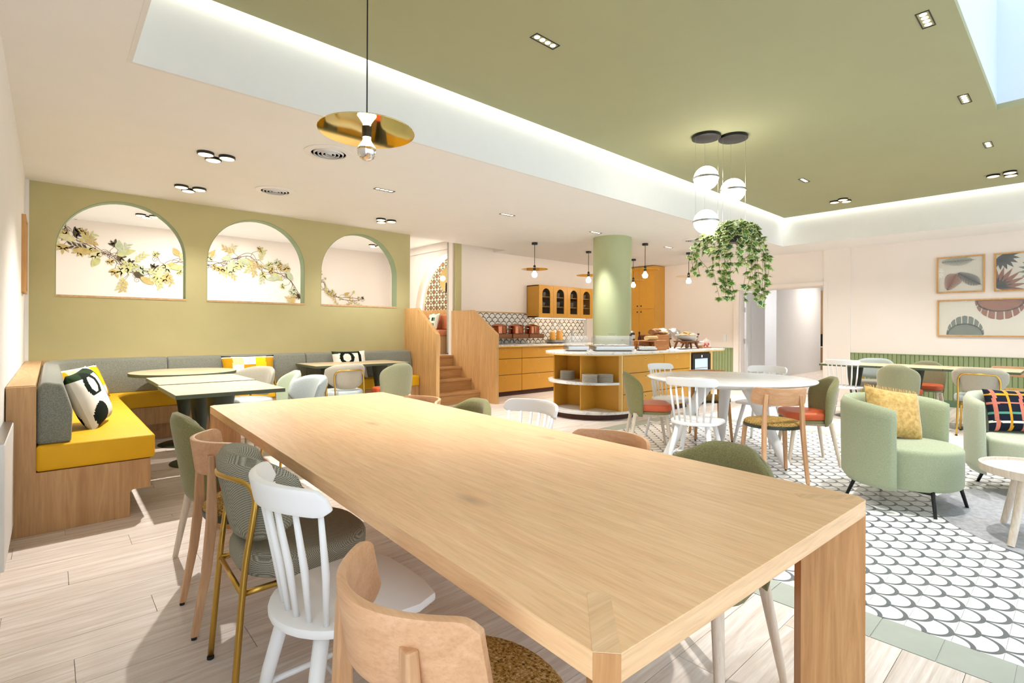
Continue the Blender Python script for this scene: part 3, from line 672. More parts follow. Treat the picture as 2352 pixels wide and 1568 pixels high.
# ---------------------------------------------------------------- chairs (local: facing +x, origin on the floor under the seat)
USED = set()
def wood_chair(wm='beech', wv='beech_v'):
    t = E('wooden_chair', cat='chair')
    def band(u, v):
        a = (u - 0.5) * 2; x = -0.242 + 0.135 * abs(a) ** 2.1; y = a * 0.215; z = 0.695 + (v - 0.5) * 0.14 * (1 - 0.3 * max(0, (abs(a) - 0.88) / 0.12) ** 2)
        return (x + (v - 0.5) * -0.02, y, z), (1, -0.62 * a * abs(a) ** 0.1, 0.1)
    o = M('backrest', s_shell(band, 49, 7, lambda u, v: 0.019), wm, t, bevel=0.004, smooth=35)
    for s in (-1, 1):
        yb = 0.135 * s
        p = [(-0.265, 0.165 * s, 0.012), (-0.225, 0.158 * s, 0.25), (-0.205, 0.15 * s, 0.45), (-0.205, 0.145 * s, 0.6), (-0.207, yb, 0.715)]
        P = [Vector(q) for q in p]; V = []; F = []
        for i, q in enumerate(P):
            wx, wy = [0.024, 0.034, 0.04, 0.03, 0.022][i], [0.026, 0.03, 0.032, 0.03, 0.03][i]
            for sx, sy in ((-1, -1), (1, -1), (1, 1), (-1, 1)): V.append((q.x + sx * wx / 2, q.y + sy * wy / 2, q.z))
        for i in range(4):
            for k in range(4): F.append((i * 4 + k, i * 4 + (k + 1) % 4, (i + 1) * 4 + (k + 1) % 4, (i + 1) * 4 + k))
        F += [(3, 2, 1, 0), (16, 17, 18, 19)]
        l = M('rear_leg', (V, F), wv, t, bevel=0.005); M('foot_cap', s_cyl((-0.267, 0.166 * s, 0), (-0.266, 0.165 * s, 0.014), 0.01, n=8), 'rubber', l)
        l = M('front_leg', s_bar((0.15, 0.165 * s, 0.43), (0.185, 0.195 * s, 0.012), 0.036, 0.034, 0.72), wv, t, bevel=0.005); M('foot_cap', s_cyl((0.185, 0.195 * s, 0), (0.185, 0.195 * s, 0.014), 0.01, n=8), 'rubber', l)
    st = E  # seat
    def outl(k=1.0): return [(0.0 + 0.215 * k * math.cos(a) * (1.0), 0.225 * k * math.sin(a)) for a in [2 * PI * i / 36 for i in range(36)]]
    M('seat_rim', s_prism(outl(1.0), 0.425, 0.452), 'dark_green_metal', t, bevel=0.004, smooth=40)
    M('seat_pad', xf(s_lathe([(1.0, 0.452), (1.0, 0.462), (0.93, 0.476), (0.7, 0.486), (0.3, 0.490), (0.0001, 0.491)], 36), lambda x, y, z: (x * 0.213, y * 0.223, z)), 'tweed', t, smooth=True)
    return t
def spindle_chair():
    t = E('spindle_chair', cat='chair')
    def crest(u, v):
        a = (u - 0.5) * 2; h = 0.072 * (1 - 0.55 * max(0, (abs(a) - 0.86) / 0.14) ** 2); x = -0.235 + 0.10 * a * a - 0.015 * v
        zc = 0.80 - 0.006 * a * a; return (x, a * 0.215, zc + (v - 0.5) * h), (1, -0.85 * a, 0.15)
    M('crest_rail', s_shell(crest, 25, 5, lambda u, v: 0.024 - 0.008 * abs(2 * u - 1)), 'white_paint', t, bevel=0.006, smooth=40)
    for k in range(7):
        a = (k - 3) / 3
        M('spindle', s_tube([(-0.165 + 0.045 * a * a, a * 0.145, 0.45), (-0.19 + 0.06 * a * a, a * 0.165, 0.60), (-0.226 + 0.075 * a * a, a * 0.18, 0.765)], [0.0075, 0.0105, 0.0075], 8), 'white_paint', t, smooth=True)
    P = arc(-0.02, 0, 0.19, PI / 2 + 0.25, 1.5 * PI - 0.25, 14, 0.205) ; P = [(x, y) for x, y in P] + [(0.12, -0.215), (0.19, -0.19), (0.208, -0.1), (0.212, 0), (0.208, 0.1), (0.19, 0.19), (0.12, 0.215)]
    M('seat', s_prism(P, 0.432, 0.458), 'white_paint', t, bevel=0.009, smooth=40)
    for sx, sy in ((-1, -1), (-1, 1), (1, -1), (1, 1)):
        M('leg', s_tube([(0.12 * sx, 0.12 * sy, 0.435), (0.165 * sx, 0.16 * sy, 0.22), (0.205 * sx, 0.195 * sy, 0.0)], [0.021, 0.020, 0.0125], 10), 'white_paint', t, smooth=True)
    for s in (-1, 1): M('stretcher', s_cyl((-0.178, 0.172 * s, 0.17), (0.178, 0.172 * s, 0.17), 0.009, n=8), 'white_paint', t, smooth=True)
    M('stretcher', s_cyl((0, -0.172, 0.17), (0, 0.172, 0.17), 0.009, n=8), 'white_paint', t, smooth=True)
    return t
def shell_chair(fab, seat='orange_leather', leg='pale_leg'):
    t = E('upholstered_chair', cat='chair')
    def bk(u, v):
        a = (u - 0.5) * 2; z0, z1 = 0.36, 0.80; wv = 0.235 * (1 - 0.14 * (1 - v) ** 2) 
        top = max(0.0, (v - 0.55) / 0.45); wv *= math.sqrt(max(0.0, 1 - (top ** 2.6) * 0.72)); 
        y = a * wv; z = z0 + v * (z1 - z0) - 0.05 * (v ** 4) * a ** 4 * 0.6
        x = -0.17 - 0.075 * v + 0.15 * (y / 0.235) ** 2 * (0.75 + 0.25 * v); return (x, y, z), (1, -1.15 * y / 0.235, 0.22)
    def th(u, v):
        a = abs(2 * u - 1); return 0.052 * math.sqrt(max(0.06, 1 - a ** 8)) * math.sqrt(max(0.1, 1 - (2 * v - 1) ** 10))
    M('backrest', s_shell(bk, 21, 15, th), fab, t, smooth=True)
    so = [(x, y * (0.80 + 0.2 * min(1, (x + 0.20) / 0.25))) for x, y in rrect(-0.17, 0.22, -0.225, 0.225, 0.12, 6)]
    M('seat_base', s_prism([(x * 0.96, y * 0.96) for x, y in so], 0.385, 0.412), fab, t, bevel=0.008, smooth=40)
    M('seat', s_prism(so, 0.412, 0.482), seat, t, bevel=0.026, seg=3, smooth=50)
    for sx, sy in ((-1, -1), (-1, 1), (1, -1), (1, 1)):
        M('leg', s_tube([(0.15 * sx, 0.155 * sy, 0.39), (0.215 * sx, 0.205 * sy, 0.0)], [0.021, 0.013], 10), leg, t, smooth=40)
    M('leg_frame', [s_box(-0.16, 0.16, -0.17, -0.14, 0.36, 0.386), s_box(-0.16, 0.16, 0.14, 0.17, 0.36, 0.386)], leg, t)
    return t
def gold_chair(fab, seat):
    t = E('gold_frame_chair', cat='chair')
    def bk(u, v):
        a = (u - 0.5) * 2; b = 2 * v - 1; ww = 0.25 * (1 - 0.16 * max(0, -b) ** 2.0); hh = 0.145 * (1 - 0.45 * abs(a) ** 4)
        y = a * ww; z = 0.665 + b * hh - 0.02 * (1 if b < 0 else 0) * (1 - a * a) * b * -1; x = -0.215 + 0.17 * (y / 0.25) ** 2 - 0.03 * b
        return (x, y, z), (1, -1.3 * y / 0.25, 0.2)
    def th(u, v):
        a = abs(2 * u - 1); b = abs(2 * v - 1); return 0.066 * (max(0.02, 1 - a ** 6) * max(0.02, 1 - b ** 5)) ** 0.5
    M('backrest', s_shell(bk, 23, 15, th), fab, t, smooth=True)
    M('seat', s_prism(rrect(-0.215, 0.235, -0.235, 0.235, 0.19, 9), 0.40, 0.485), seat, t, bevel=0.036, seg=4, smooth=60)
    def bx(y): return -0.262 + 0.17 * (y / 0.25) ** 2
    top = [(bx(0.17) - 0.035, 0.18, 0.42), (bx(0.18) - 0.02, 0.183, 0.60), (bx(0.175) - 0.006, 0.177, 0.675), (bx(0.15), 0.15, 0.72), (bx(0.11), 0.11, 0.732), (bx(0.0), 0.0, 0.735)]
    top = top + [(x, -y, z) for x, y, z in top[-2::-1]]
    P = [(-0.25, 0.19, 0.008)] + top + [(-0.25, -0.19, 0.008)]
    M('rear_frame', s_tube(smooth_path(P, 4), 0.0105, 8), 'gold', t, smooth=True)
    for s in (-1, 1):
        l = M('front_leg', s_tube(smooth_path([(-0.22, 0.172 * s, 0.375), (0.10, 0.175 * s, 0.385), (0.175, 0.18 * s, 0.365), (0.20, 0.185 * s, 0.29), (0.225, 0.195 * s, 0.008)], 4), 0.0105, 8), 'gold', t, smooth=True)
        M('foot_cap', s_cyl((0.225, 0.195 * s, 0), (0.225, 0.195 * s, 0.012), 0.012, n=8), 'rubber', l)
        M('foot_cap', s_cyl((-0.25, 0.19 * s, 0), (-0.25, 0.19 * s, 0.012), 0.012, n=8), 'rubber', t)
    M('cross_bar', s_cyl((-0.22, -0.17, 0.372), (-0.22, 0.17, 0.372), 0.009, n=8), 'gold', t, smooth=True)
    return t
def lounge(fab):
    t = E('lounge_chair', cat='armchair')
    def outl(k): return [(0.06 + (0.31 if math.cos(a) > 0 else 0.30) * k * math.cos(a), 0.335 * k * math.sin(a)) for a in [2 * PI * i / 48 for i in range(48)]]
    M('seat', s_prism(outl(1.0), 0.155, 0.43), fab, t, bevel=0.035, seg=4, smooth=60)
    def bk(u, v):
        a = (u - 0.5) * 2 * R(108); fl = 1 + 0.05 * v; x = 0.03 - 0.37 * fl * math.cos(a); y = 0.385 * fl * math.sin(a); 
        low = 0.15 + 0.0 * abs(a); return (x, y, low + v * (0.745 - 0.05 * (abs(u - .5) * 2) ** 4 - low)), (math.cos(a), -math.sin(a), 0.02)
    def th(u, v):
        e = abs(2 * u - 1); return 0.075 * (max(0.03, 1 - e ** 22) * max(0.03, 1 - abs(2 * v - 1) ** 16)) ** 0.5 * (1 - 0.25 * v)
    M('backrest', s_shell(bk, 45, 15, th), fab, t, smooth=True)
    for sx, sy in ((-1, -1), (-1, 1), (1, -1), (1, 1)):
        M('leg', s_tube([((0.28 if sx > 0 else 0.20) * sx, 0.19 * sy, 0.20), ((0.32 if sx > 0 else 0.27) * sx, 0.235 * sy, 0.0)], [0.015, 0.011], 8), 'black_metal', t, smooth=True)
    M('leg_frame', [s_box(-0.2, 0.28, -0.195, -0.165, 0.135, 0.156), s_box(-0.2, 0.28, 0.165, 0.195, 0.135, 0.156)], 'black_metal', t)
    M('care_tag', s_box(0.2, 0.204, 0.345, 0.36, 0.11, 0.155), 'red_fruit', t)
    return t
WC = wood_chair(); SC = spindle_chair(); OC = shell_chair('olive'); GC = gold_chair('houndstooth', 'houndstooth')
OG = shell_chair('olive_grey'); SG = shell_chair('sage', 'sage'); BG = gold_chair('blue_grey', 'blue_grey'); SGc = gold_chair('stone_grey', 'blue_grey'); GD = gold_chair('blue_grey', 'stone_grey')
TR = R(-2.4)
g1 = 'chairs around the long oak table'
place(WC, USED, 0.645, 0.855, TR, 'bent wood chair with woven ochre seat at the nearest table corner, closest to the camera', g1)
place(SC, USED, 0.655, 1.46, TR + R(3), 'white spindle-back chair between the nearest wooden chair and the grey houndstooth chair', g1)
place(GC, USED, 0.69, 1.97, TR, 'grey houndstooth chair with gold tube frame at the long oak table', g1)
place(WC, USED, 0.70, 2.50, TR, 'bent wood chair just beyond the houndstooth chair at the long oak table', g1)
place(OC, USED, 0.71, 3.05, TR, 'olive upholstered chair at the far end of the bench side of the oak table', g1)
place(WC, USED, 1.72, 2.99, PI + TR, 'bent wood chair at the far corner of the oak table, nearest the stairs', g1)
place(OC, USED, 1.76, 2.52, PI + TR, 'olive rounded chair back behind the oak table, left of the white spindle chair', g1)
place(SC, USED, 1.81, 2.04, PI + TR, 'white spindle-back chair on the far side of the long oak table', g1)
place(WC, USED, 1.705, 1.40, PI + TR, 'bent wood chair back across the oak table, beside the large olive chair', g1)
place(OC, USED, 1.705, 0.91, PI + TR, 'olive chair with orange seat at the near right of the long oak table', g1)

# ---------------------------------------------------------------- long oak table
t = E('oak_communal_table', (1.243, 2.018, 0), TR, label='long solid oak communal table with chamfered corners and diagonal board legs', cat='table')
W2, L2, CH, TK = 0.575, 1.585, 0.03, 0.044
ol = [(-W2 + CH, -L2), (W2 - CH, -L2), (W2, -L2 + CH), (W2, L2 - CH), (W2 - CH, L2), (-W2 + CH, L2), (-W2, L2 - CH), (-W2, -L2 + CH)]
M('tabletop', s_prism(ol, 0.75 - TK, 0.75), ['oak_table', 'oak_end'], t, bevel=0.0015, matfn=lambda c: 1 if abs(c.y) > L2 - 0.012 and c.z < 0.749 else 0)
for sx in (-1, 1):
    for sy in (-1, 1):
        cx, cy = sx * (W2 - CH / 2), sy * (L2 - CH / 2); d = Vector((-sx, -sy)).normalized(); n = Vector((-d.y, d.x)) * 0.0212
        a = Vector((cx, cy)) - d * 0.0008; b = a + d * 0.175
        M('leg', s_prism([tuple(a + n), tuple(a - n), tuple(b - n), tuple(b + n)], 0, 0.75 - 0.001), 'oak_leg', t, bevel=0.001)
        M('leg_end_grain', s_prism([tuple(a + n), tuple(a - n), tuple(b - n), tuple(b + n)], 0.7495, 0.7506), 'oak_end', t)

# ---------------------------------------------------------------- corner bench
bn = E('corner_bench', (0, 0, 0), label='oak corner bench with yellow leather seats and grey backrests along the green wall', cat='bench')
Y0, YE, XE = 4.15, 7.268, 4.205
def plan(xf_, yf_, r, wall=0.0, y0=Y0, xe=XE, yj=None):
    xw = -0.19 + wall; yw = YE - wall
    return [(xw, y0), (xf_, y0)] + [(xf_ + r - r * math.cos(a), yf_ - r + r * math.sin(a)) for a in [PI / 2 * i / 10 for i in range(11)]] + [(xe, yf_), (xe, yw), (xw, yw)]
M('base', s_prism(plan(0.39, 6.90, 0.28, y0=Y0 + 0.03), 0, 0.175), 'oak_bench', bn)
M('fascia', s_prism(plan(0.50, 6.80, 0.28, y0=Y0 + 0.03), 0.175, 0.366), 'oak_bench', bn)
M('end_panel', s_prism_y([(-0.19, 0), (0.39, 0), (0.39, 0.16), (0.405, 0.175), (0.50, 0.175), (0.50, 0.366), (-0.06, 0.366), (-0.06, 0.88), (-0.19, 0.88)], Y0, Y0 + 0.03), 'oak_bench', bn, bevel=0.002)
M('ledge', [s_box(-0.19, -0.065, Y0 + 0.03, YE, 0.366, 0.885), s_box(-0.065, XE, YE - 0.11, YE, 0.366, 0.885)], 'oak_ledge', bn, bevel=0.002)
M('outlet_cover', s_box(0.386, 0.392, 5.5, 5.58, 0.06, 0.14), 'white_plastic', bn)
SZ0, SZ1 = 0.37, 0.525
def arcin(xf_, yf_, r): return [(xf_ + r - r * math.cos(a), yf_ - r + r * math.sin(a)) for a in [PI / 2 * i / 10 for i in range(11)]]
M('seat_cushion', s_prism([(-0.062, Y0 - 0.01), (0.525, Y0 - 0.01), (0.525, 6.18), (-0.062, 6.18)], SZ0, SZ1), 'yellow_leather', bn, bevel=0.022, seg=3, smooth=50)
M('seat_cushion', s_prism([(-0.062, 6.184), (0.525, 6.184)] + arcin(0.525, 6.775, 0.27) + [(1.28, 6.775), (1.28, YE - 0.112), (-0.062, YE - 0.112)], SZ0, SZ1), 'yellow_leather', bn, bevel=0.02, seg=3, smooth=50)
for a, b in ((1.284, 2.62), (2.624, 4.2)): M('seat_cushion', s_prism([(a, 6.775), (b, 6.775), (b, YE - 0.112), (a, YE - 0.112)], SZ0, SZ1), 'yellow_leather', bn, bevel=0.02, seg=3, smooth=50)
def bprof(d): return d
# backrests: slab leaning, thicker at the bottom
def back_y(y0, y1):
    return s_prism_y([(-0.06, SZ1), (0.10, SZ1), (0.105, 0.72), (0.06, 0.885), (-0.03, 0.905), (-0.06, 0.86)], y0, y1)
M('back_cushion', back_y(Y0 + 0.02, 6.45), 'grey_back', bn, bevel=0.022, seg=3, smooth=50)
prof = [(0.0, SZ1), (0.16, SZ1), (0.165, 0.72), (0.12, 0.885), (0.03, 0.905), (0.0, 0.86)]
V = []; F = []; path = [(-0.06, 6.455, 1, 0)] + [(-0.06 + 0.55 - 0.55 * math.cos(a), YE - 0.115 - 0.55 + 0.55 * math.sin(a), math.cos(a), -math.sin(a)) for a in [PI / 2 * i / 10 for i in range(11)]] + [(1.0, YE - 0.115, 0, -1)]
for x, y, nx, ny in path:
    for d, z in prof: V.append((x + nx * d, y + ny * d, z))
m = len(prof)
for i in range(len(path) - 1):
    for k in range(m): F.append((i * m + k, (i + 1) * m + k, (i + 1) * m + (k + 1) % m, i * m + (k + 1) % m))
F += [tuple(range(m)), tuple((len(path) - 1) * m + k for k in range(m - 1, -1, -1))]
M('back_cushion', (V, F), 'grey_back', bn, bevel=0.02, seg=2, smooth=50)
for a, b in ((1.005, 2.57), (2.575, 4.19)):
    M('back_cushion', s_prism_x([(YE - 0.115 - d, z) for d, z in prof], a, b), 'grey_back', bn, bevel=0.022, seg=3, smooth=50)

# ---------------------------------------------------------------- cushions
def bw(c):
    y, z = c.y, c.z
    d1 = (y + 0.06) ** 2 + (z - 0.09) ** 2; d2 = (y + 0.10) ** 2 + (z + 0.13) ** 2
    if 0.0035 < d1 < 0.011 and z > 0.02: return 1
    if d2 < 0.009 and y < 0.0: return 1
    if z > 0.155 and y < 0.12: return 2
    if abs(y - 0.13) < 0.02 and z > -0.1: return 1
    return 0
def patch(c):
    y, z = c.y / 0.55, c.z / 0.36
    if z > 0.40 or z < -0.44: return 1 if z > 0.44 or z < -0.46 else 0
    if abs(y) > 0.34: return 3
    k = int((y + 0.36) / 0.24) + 3 * int((z + 0.44) / 0.29); return [2, 4, 0, 0, 3, 2, 4, 0, 2, 2][k % 10]
def cushion(name, wd, ht, th, mats, fn, loc, rx, ry, rz, label):
    o = M(name, s_pillow(wd, ht, th, 56), mats, smooth=True, matfn=fn, label=label, cat='cushion'); o.location = loc; o.rotation_euler = (rx, ry, rz); return o
cushion('cushion', 0.44, 0.42, 0.16, ['c_white', 'c_black', 'c_green'], bw, (0.21, 4.80, 0.725), R(6), R(-20), R(-18), 'black and white abstract cushion standing on the yellow seat near the bench end')
cushion('cushion', 0.52, 0.34, 0.14, ['c_white', 'c_black', 'c_yellow', 'c_mustard', 'c_pale'], patch, (0.23, 6.22, 0.70), R(4), R(-22), R(-38), 'yellow patchwork cushion in the rounded corner of the bench')
cushion('cushion', 0.60, 0.36, 0.14, ['c_white', 'c_black', 'c_yellow', 'c_mustard', 'c_pale'], patch, (1.83, 6.90, 0.72), 0, R(-16), R(-92), 'yellow patchwork cushion against the middle grey backrest under the second arch')
cushion('cushion', 0.50, 0.40, 0.14, ['c_white', 'c_black', 'c_green'], bw, (3.14, 6.90, 0.725), 0, R(-16), R(-88), 'black and white cushion behind the far bench table')

# ---------------------------------------------------------------- bistro tables
def pedestal(par, h, tr=0.11, br=0.24):
    M('pedestal', s_lathe([(br * 0.30, 0.02), (0.06, 0.05), (0.045, 0.12), (0.05, 0.30), (tr * 0.8, 0.58), (tr, h)], 28), 'dark_green_metal', par, smooth=40)
    M('base_disc', s_lathe([(br, 0.0), (br, 0.006), (br * 0.9, 0.014), (br * 0.35, 0.03), (0.05, 0.06)], 36), 'dark_green_metal', par, smooth=40)
def rect_table(x0, x1, y0, y1, h, label, grp, peds):
    cx, cy = (x0 + x1) / 2, (y0 + y1) / 2; o = E('bistro_table', (cx, cy, 0), label=label, cat='table', group=grp)
    M('edge_band', s_box(x0 - cx, x1 - cx, y0 - cy, y1 - cy, h - 0.03, h - 0.002), 'edge_green', o, bevel=0.002)
    M('tabletop', s_box(x0 - cx + 0.002, x1 - cx - 0.002, y0 - cy + 0.002, y1 - cy - 0.002, h - 0.0025, h), 'table_top', o)
    for px, py in peds:
        p = E('leg', (px - cx, py - cy, 0), parent=o) if len(peds) > 1 else o
        if p is not o: pedestal(p, h - 0.03)
        else: pedestal(o, h - 0.03)
    return o
rect_table(0.65, 1.385, 4.22, 5.04, 0.76, 'pale rectangular pedestal table nearest the bench end', 'bistro tables by the bench', [(1.0, 4.6)])
rect_table(0.665, 1.40, 5.06, 5.85, 0.764, 'pale rectangular pedestal table butted behind the nearest bench table', 'bistro tables by the bench', [(1.0, 5.38)])
rect_table(2.42, 3.72, 6.27, 6.98, 0.77, 'long pale table with two pedestals before the far bench', 'bistro tables by the bench', [(2.72, 6.6), (3.44, 6.6)])
o = E('round_table', (1.07, 6.43, 0), label='round pale pedestal table in the bench corner', cat='table')
M('edge_band', s_lathe([(0.488, 0.738), (0.49, 0.74), (0.49, 0.768)], 56), 'edge_green', o, smooth=30); M('tabletop', s_lathe([(0.488, 0.7675), (0.488, 0.77), (0.0001, 0.77)], 56), 'table_top', o); pedestal(o, 0.74)
g2 = 'chairs at the bench tables'
place(BG, USED, 1.60, 4.60, PI + R(6), 'pale blue-grey rounded chair beside the nearest bench table', g2)
place(SG, USED, 1.66, 5.42, PI - R(4), 'pale sage chair behind the blue-grey chair', g2)
place(SGc, USED, 1.58, 5.98, PI + R(30), 'pale grey gold-framed chair beside the round table', g2)
place(SGc, USED, 2.68, 6.10, PI / 2, 'grey chair with gold tube hoop on its back, in front of the far bench table', g2)
place(OG, USED, 3.30, 5.98, PI / 2, 'sage green chair with orange seat in front of the far bench table, beside the stairs', g2)
# ---------------------------------------------------------------- round marble table and its chairs
mt = E('marble_table', (5.05, 2.38, 0), label='large round white marble table with three splayed white legs', cat='table')
M('tabletop', s_lathe([(0.70, 0.722), (0.765, 0.735), (0.785, 0.748), (0.785, 0.756), (0.775, 0.76), (0.0001, 0.76)], 72), 'marble_white', mt, smooth=35)
M('hub', s_lathe([(0.24, 0.66), (0.26, 0.675), (0.26, 0.722)], 32), 'white_paint', mt, smooth=35)
for a in (-105, 31, 145):
    c, s = math.cos(R(a)), math.sin(R(a)); M('leg', s_tube([(0.22 * c, 0.22 * s, 0.70), (0.44 * c, 0.44 * s, 0.36), (0.645 * c, 0.645 * s, 0.0)], [0.062, 0.05, 0.034], 16), 'white_paint', mt, smooth=50)
g3 = 'chairs around the marble table'
place(OC, USED, 4.62, 3.02, R(-48), 'olive chair with orange seat at the left of the marble table', g3)
place(SC, USED, 5.33, 3.18, R(-98), 'white spindle chair behind the marble table, in front of the yellow drawers', g3)
place(SC, USED, 4.16, 2.24, R(14), 'white spindle chair with its back to the camera at the marble table', g3)
place(WC, USED, 4.55, 1.76, R(44), 'pale wooden chair with woven seat in front of the marble table', g3)
place(OC, USED, 5.33, 1.75, R(126), 'olive chair with red-orange seat at the right of the marble table', g3)
place(SC, USED, 5.78, 2.36, R(178), 'white spindle chair beyond the marble table, in front of the doorway', g3)
DWC = wood_chair('oak_leg', 'oak_leg')
place(DWC, USED, 5.62, 2.86, R(-140), 'darker wooden chair with woven seat tucked behind the marble table', g3)

# ---------------------------------------------------------------- tables and chairs along the right wall
for y0, y1, lb in ((1.862, 2.55, 'far'), (1.172, 1.858, 'middle'), (0.48, 1.168, 'near')):
    rect_table(8.25, 9.02, y0, y1, 0.762, {'far': 'pale table nearest the doorway in the row along the green wainscot', 'middle': 'middle pale table in the row along the green wainscot', 'near': 'pale table at the right end of the row along the green wainscot'}[lb], 'row of tables along the wainscot', [(8.64, (y0 + y1) / 2)])
g4 = 'chairs along the wainscot tables'
place(SC, USED, 8.30, 2.23, R(2), 'white spindle chair at the wainscot tables nearest the doorway', g4)
place(OG, USED, 8.24, 1.60, R(0), 'sage green chair with its back to the camera at the middle wainscot table', g4)
place(SGc, USED, 8.22, 0.82, R(2), 'grey chair with gold hoop frame at the right wainscot table', g4)
place(GD, USED, 9.33, 2.15, R(180), 'blue-grey chair behind the far wainscot table', g4)
place(OG, USED, 9.30, 1.52, R(180), 'sage green chair with orange seat behind the middle wainscot table', g4)
place(WC, USED, 9.35, 0.62, R(180), 'wooden chair behind the right end of the wainscot tables', g4)

# ---------------------------------------------------------------- lounge corner
rug = M('round_rug', s_lathe([(0.95, 0.0), (0.95, 0.003), (0.945, 0.005), (0.0001, 0.005)], 96), 'rug_felt', smooth=30, label='round grey felt rug under the lounge chairs', cat='rug'); rug.location = (4.83, -0.22, 0.001)
L1 = lounge('mint_lounge'); L1.scale = (0.95, 0.95, 1.0); L1.location = (4.605, 0.885, 0); L1.rotation_euler = (0, 0, R(-104)); L1['label'] = 'green lounge chair with an ochre cushion, seen from its side'; L1['group'] = 'lounge chairs'
L2c = lounge('mint_lounge_pale'); L2c.location = (5.56, 0.24, 0); L2c.rotation_euler = (0, 0, R(-150)); L2c['label'] = 'pale green lounge chair with a plaid cushion at the right edge'; L2c['group'] = 'lounge chairs'
q = M('cushion', [s_pillow(0.40, 0.38, 0.16, 20)], 'ochre_velvet', smooth=True, label='ochre velvet cushion with fringe on the green lounge chair', cat='cushion'); q.location = (4.76, 0.965, 0.605); q.rotation_euler = (R(-10), R(-22), R(-132))
fr = []
for k in range(40):
    yy = -0.19 + 0.38 * k / 39; fr.append(s_cyl((0, yy, 0.185 - 0.012 * (1 - (yy / .19) ** 2)), (random.uniform(-.008, .008), yy + random.uniform(-.006, .006), 0.206), 0.003, 0.002, 4))
M('fringe', fr, 'ochre_velvet', q)
def plaid(c):
    for g, w_, m in ((0.16, 0.010, 3), (0.07, 0.010, 1), (-0.02, 0.012, 2), (-0.10, 0.010, 3), (-0.18, 0.012, 2)):
        if abs(c.y - g) < w_: return m
    for g, w_, m in ((0.12, 0.008, 3), (0.05, 0.008, 2), (-0.03, 0.008, 1), (-0.1, 0.008, 4)):
        if abs(c.z - g) < w_: return m
    return 0
cushion('cushion', 0.46, 0.34, 0.14, ['p_navy', 'p_teal', 'p_pink', 'p_orange', 'c_white'], plaid, (5.73, 0.33, 0.60), 0, R(-18), R(-150), 'navy plaid cushion with teal and pink stripes on the pale lounge chair')
ct = E('coffee_table', (4.33, 0.17, 0.007), label='small round coffee table with pale wooden rim and legs on the rug', cat='table')
M('rim', s_lathe([(0.245, 0.375), (0.265, 0.38), (0.268, 0.40), (0.268, 0.425), (0.252, 0.425), (0.252, 0.409)], 48, ring=True), 'pale_leg', ct, smooth=40); M('top', s_lathe([(0.25, 0.385), (0.252, 0.408), (0.0001, 0.408)], 48), 'coffee_top', ct)
for a in (38, 158, 278):
    c, s = math.cos(R(a)), math.sin(R(a)); M('leg', s_tube([(0.15 * c, 0.15 * s, 0.38), (0.275 * c, 0.275 * s, 0)], [0.024, 0.017], 14), 'pale_leg', ct, smooth=40)

# ---------------------------------------------------------------- framed leaf pictures (on the right wall, x = XR)
def pic(y0, y1, z0, z1, label, leaves):
    o = E('framed_leaf_picture', (XR - 0.001, 0, 0), label=label, cat='picture', group='framed leaf pictures')
    f = 0.02
    for a, b, c, d in ((y0, y1, z1 - f, z1), (y0, y1, z0, z0 + f), (y0, y0 + f, z0 + f, z1 - f), (y1 - f, y1, z0 + f, z1 - f)): M('frame_rail', s_box(-0.035, 0, a, b, c, d), 'frame_wood', o, bevel=0.002)
    M('backing', s_box(-0.012, -0.002, y0 + f, y1 - f, z0 + f, z1 - f), 'art_paper', o)
    for k, (mat, polys) in enumerate(leaves):
        sh = []
        for P in polys:
            P = [(min(max(y, y0 + f), y1 - f), min(max(z, z0 + f), z1 - f)) for y, z in P]
            sh.append(s_prism_x(P, -0.0145 - 0.001 * k, -0.0125 - 0.0005 * k))
        M('pressed_leaf', sh, mat, o)
    M('glass_pane', s_box(-0.026, -0.024, y0 + f, y1 - f, z0 + f, z1 - f), 'pane', o)
def tr(P, y, z, a, s=1.0, fy=1):  # picture y axis runs leftwards: +y is image-left
    c, n = math.cos(a), math.sin(a); return [(y - fy * s * (px * c - py * n), z + s * (px * n + py * c)) for px, py in P]
def feather(L, W, n=26):
    out = []
    for i in range(n):
        t = i / n; x = L * t; ln = W * math.sin(PI * min(1, 0.15 + t * 0.9)) 
        for sg in (1, -1): out.append([(x, 0), (x + 0.011, 0), (x + ln * 0.75, sg * ln), (x + ln * 0.74 - 0.004, sg * ln)])
    out.append([(0, -0.004), (L, -0.002), (L, 0.002), (0, 0.004)]); return out
def fan(L, n=7, spread=2.0):
    out = []
    for i in range(n):
        a = -spread / 2 + spread * i / (n - 1); lf = flat_leaf(L * (1 - 0.12 * abs(a)), 0.032)
        out.append([(x * math.cos(a) - y * math.sin(a), x * math.sin(a) + y * math.cos(a)) for x, y in lf])
    return out
def monstera(L, W, up=1):
    out = []; n = 9; 
    core = [(-L, 0)] + [(L * math.cos(PI - PI * i / 20), up * W * 0.62 * math.sin(PI * i / 20)) for i in range(1, 20)] + [(L, 0)]
    out.append(core)
    for i in range(n):
        a0 = PI * (i + 0.06) / n; a1 = PI * (i + 0.90) / n
        out.append([(L * 0.93 * math.cos(PI - a0), up * W * 0.55 * math.sin(a0)), (L * 0.93 * math.cos(PI - a1), up * W * 0.55 * math.sin(a1)), (L * 1.04 * math.cos(PI - a1), up * W * math.sin(a1)), (L * 1.04 * math.cos(PI - (a0 + a1) / 2), up * W * 1.03 * math.sin((a0 + a1) / 2)), (L * 1.04 * math.cos(PI - a0), up * W * math.sin(a0))])
    return out
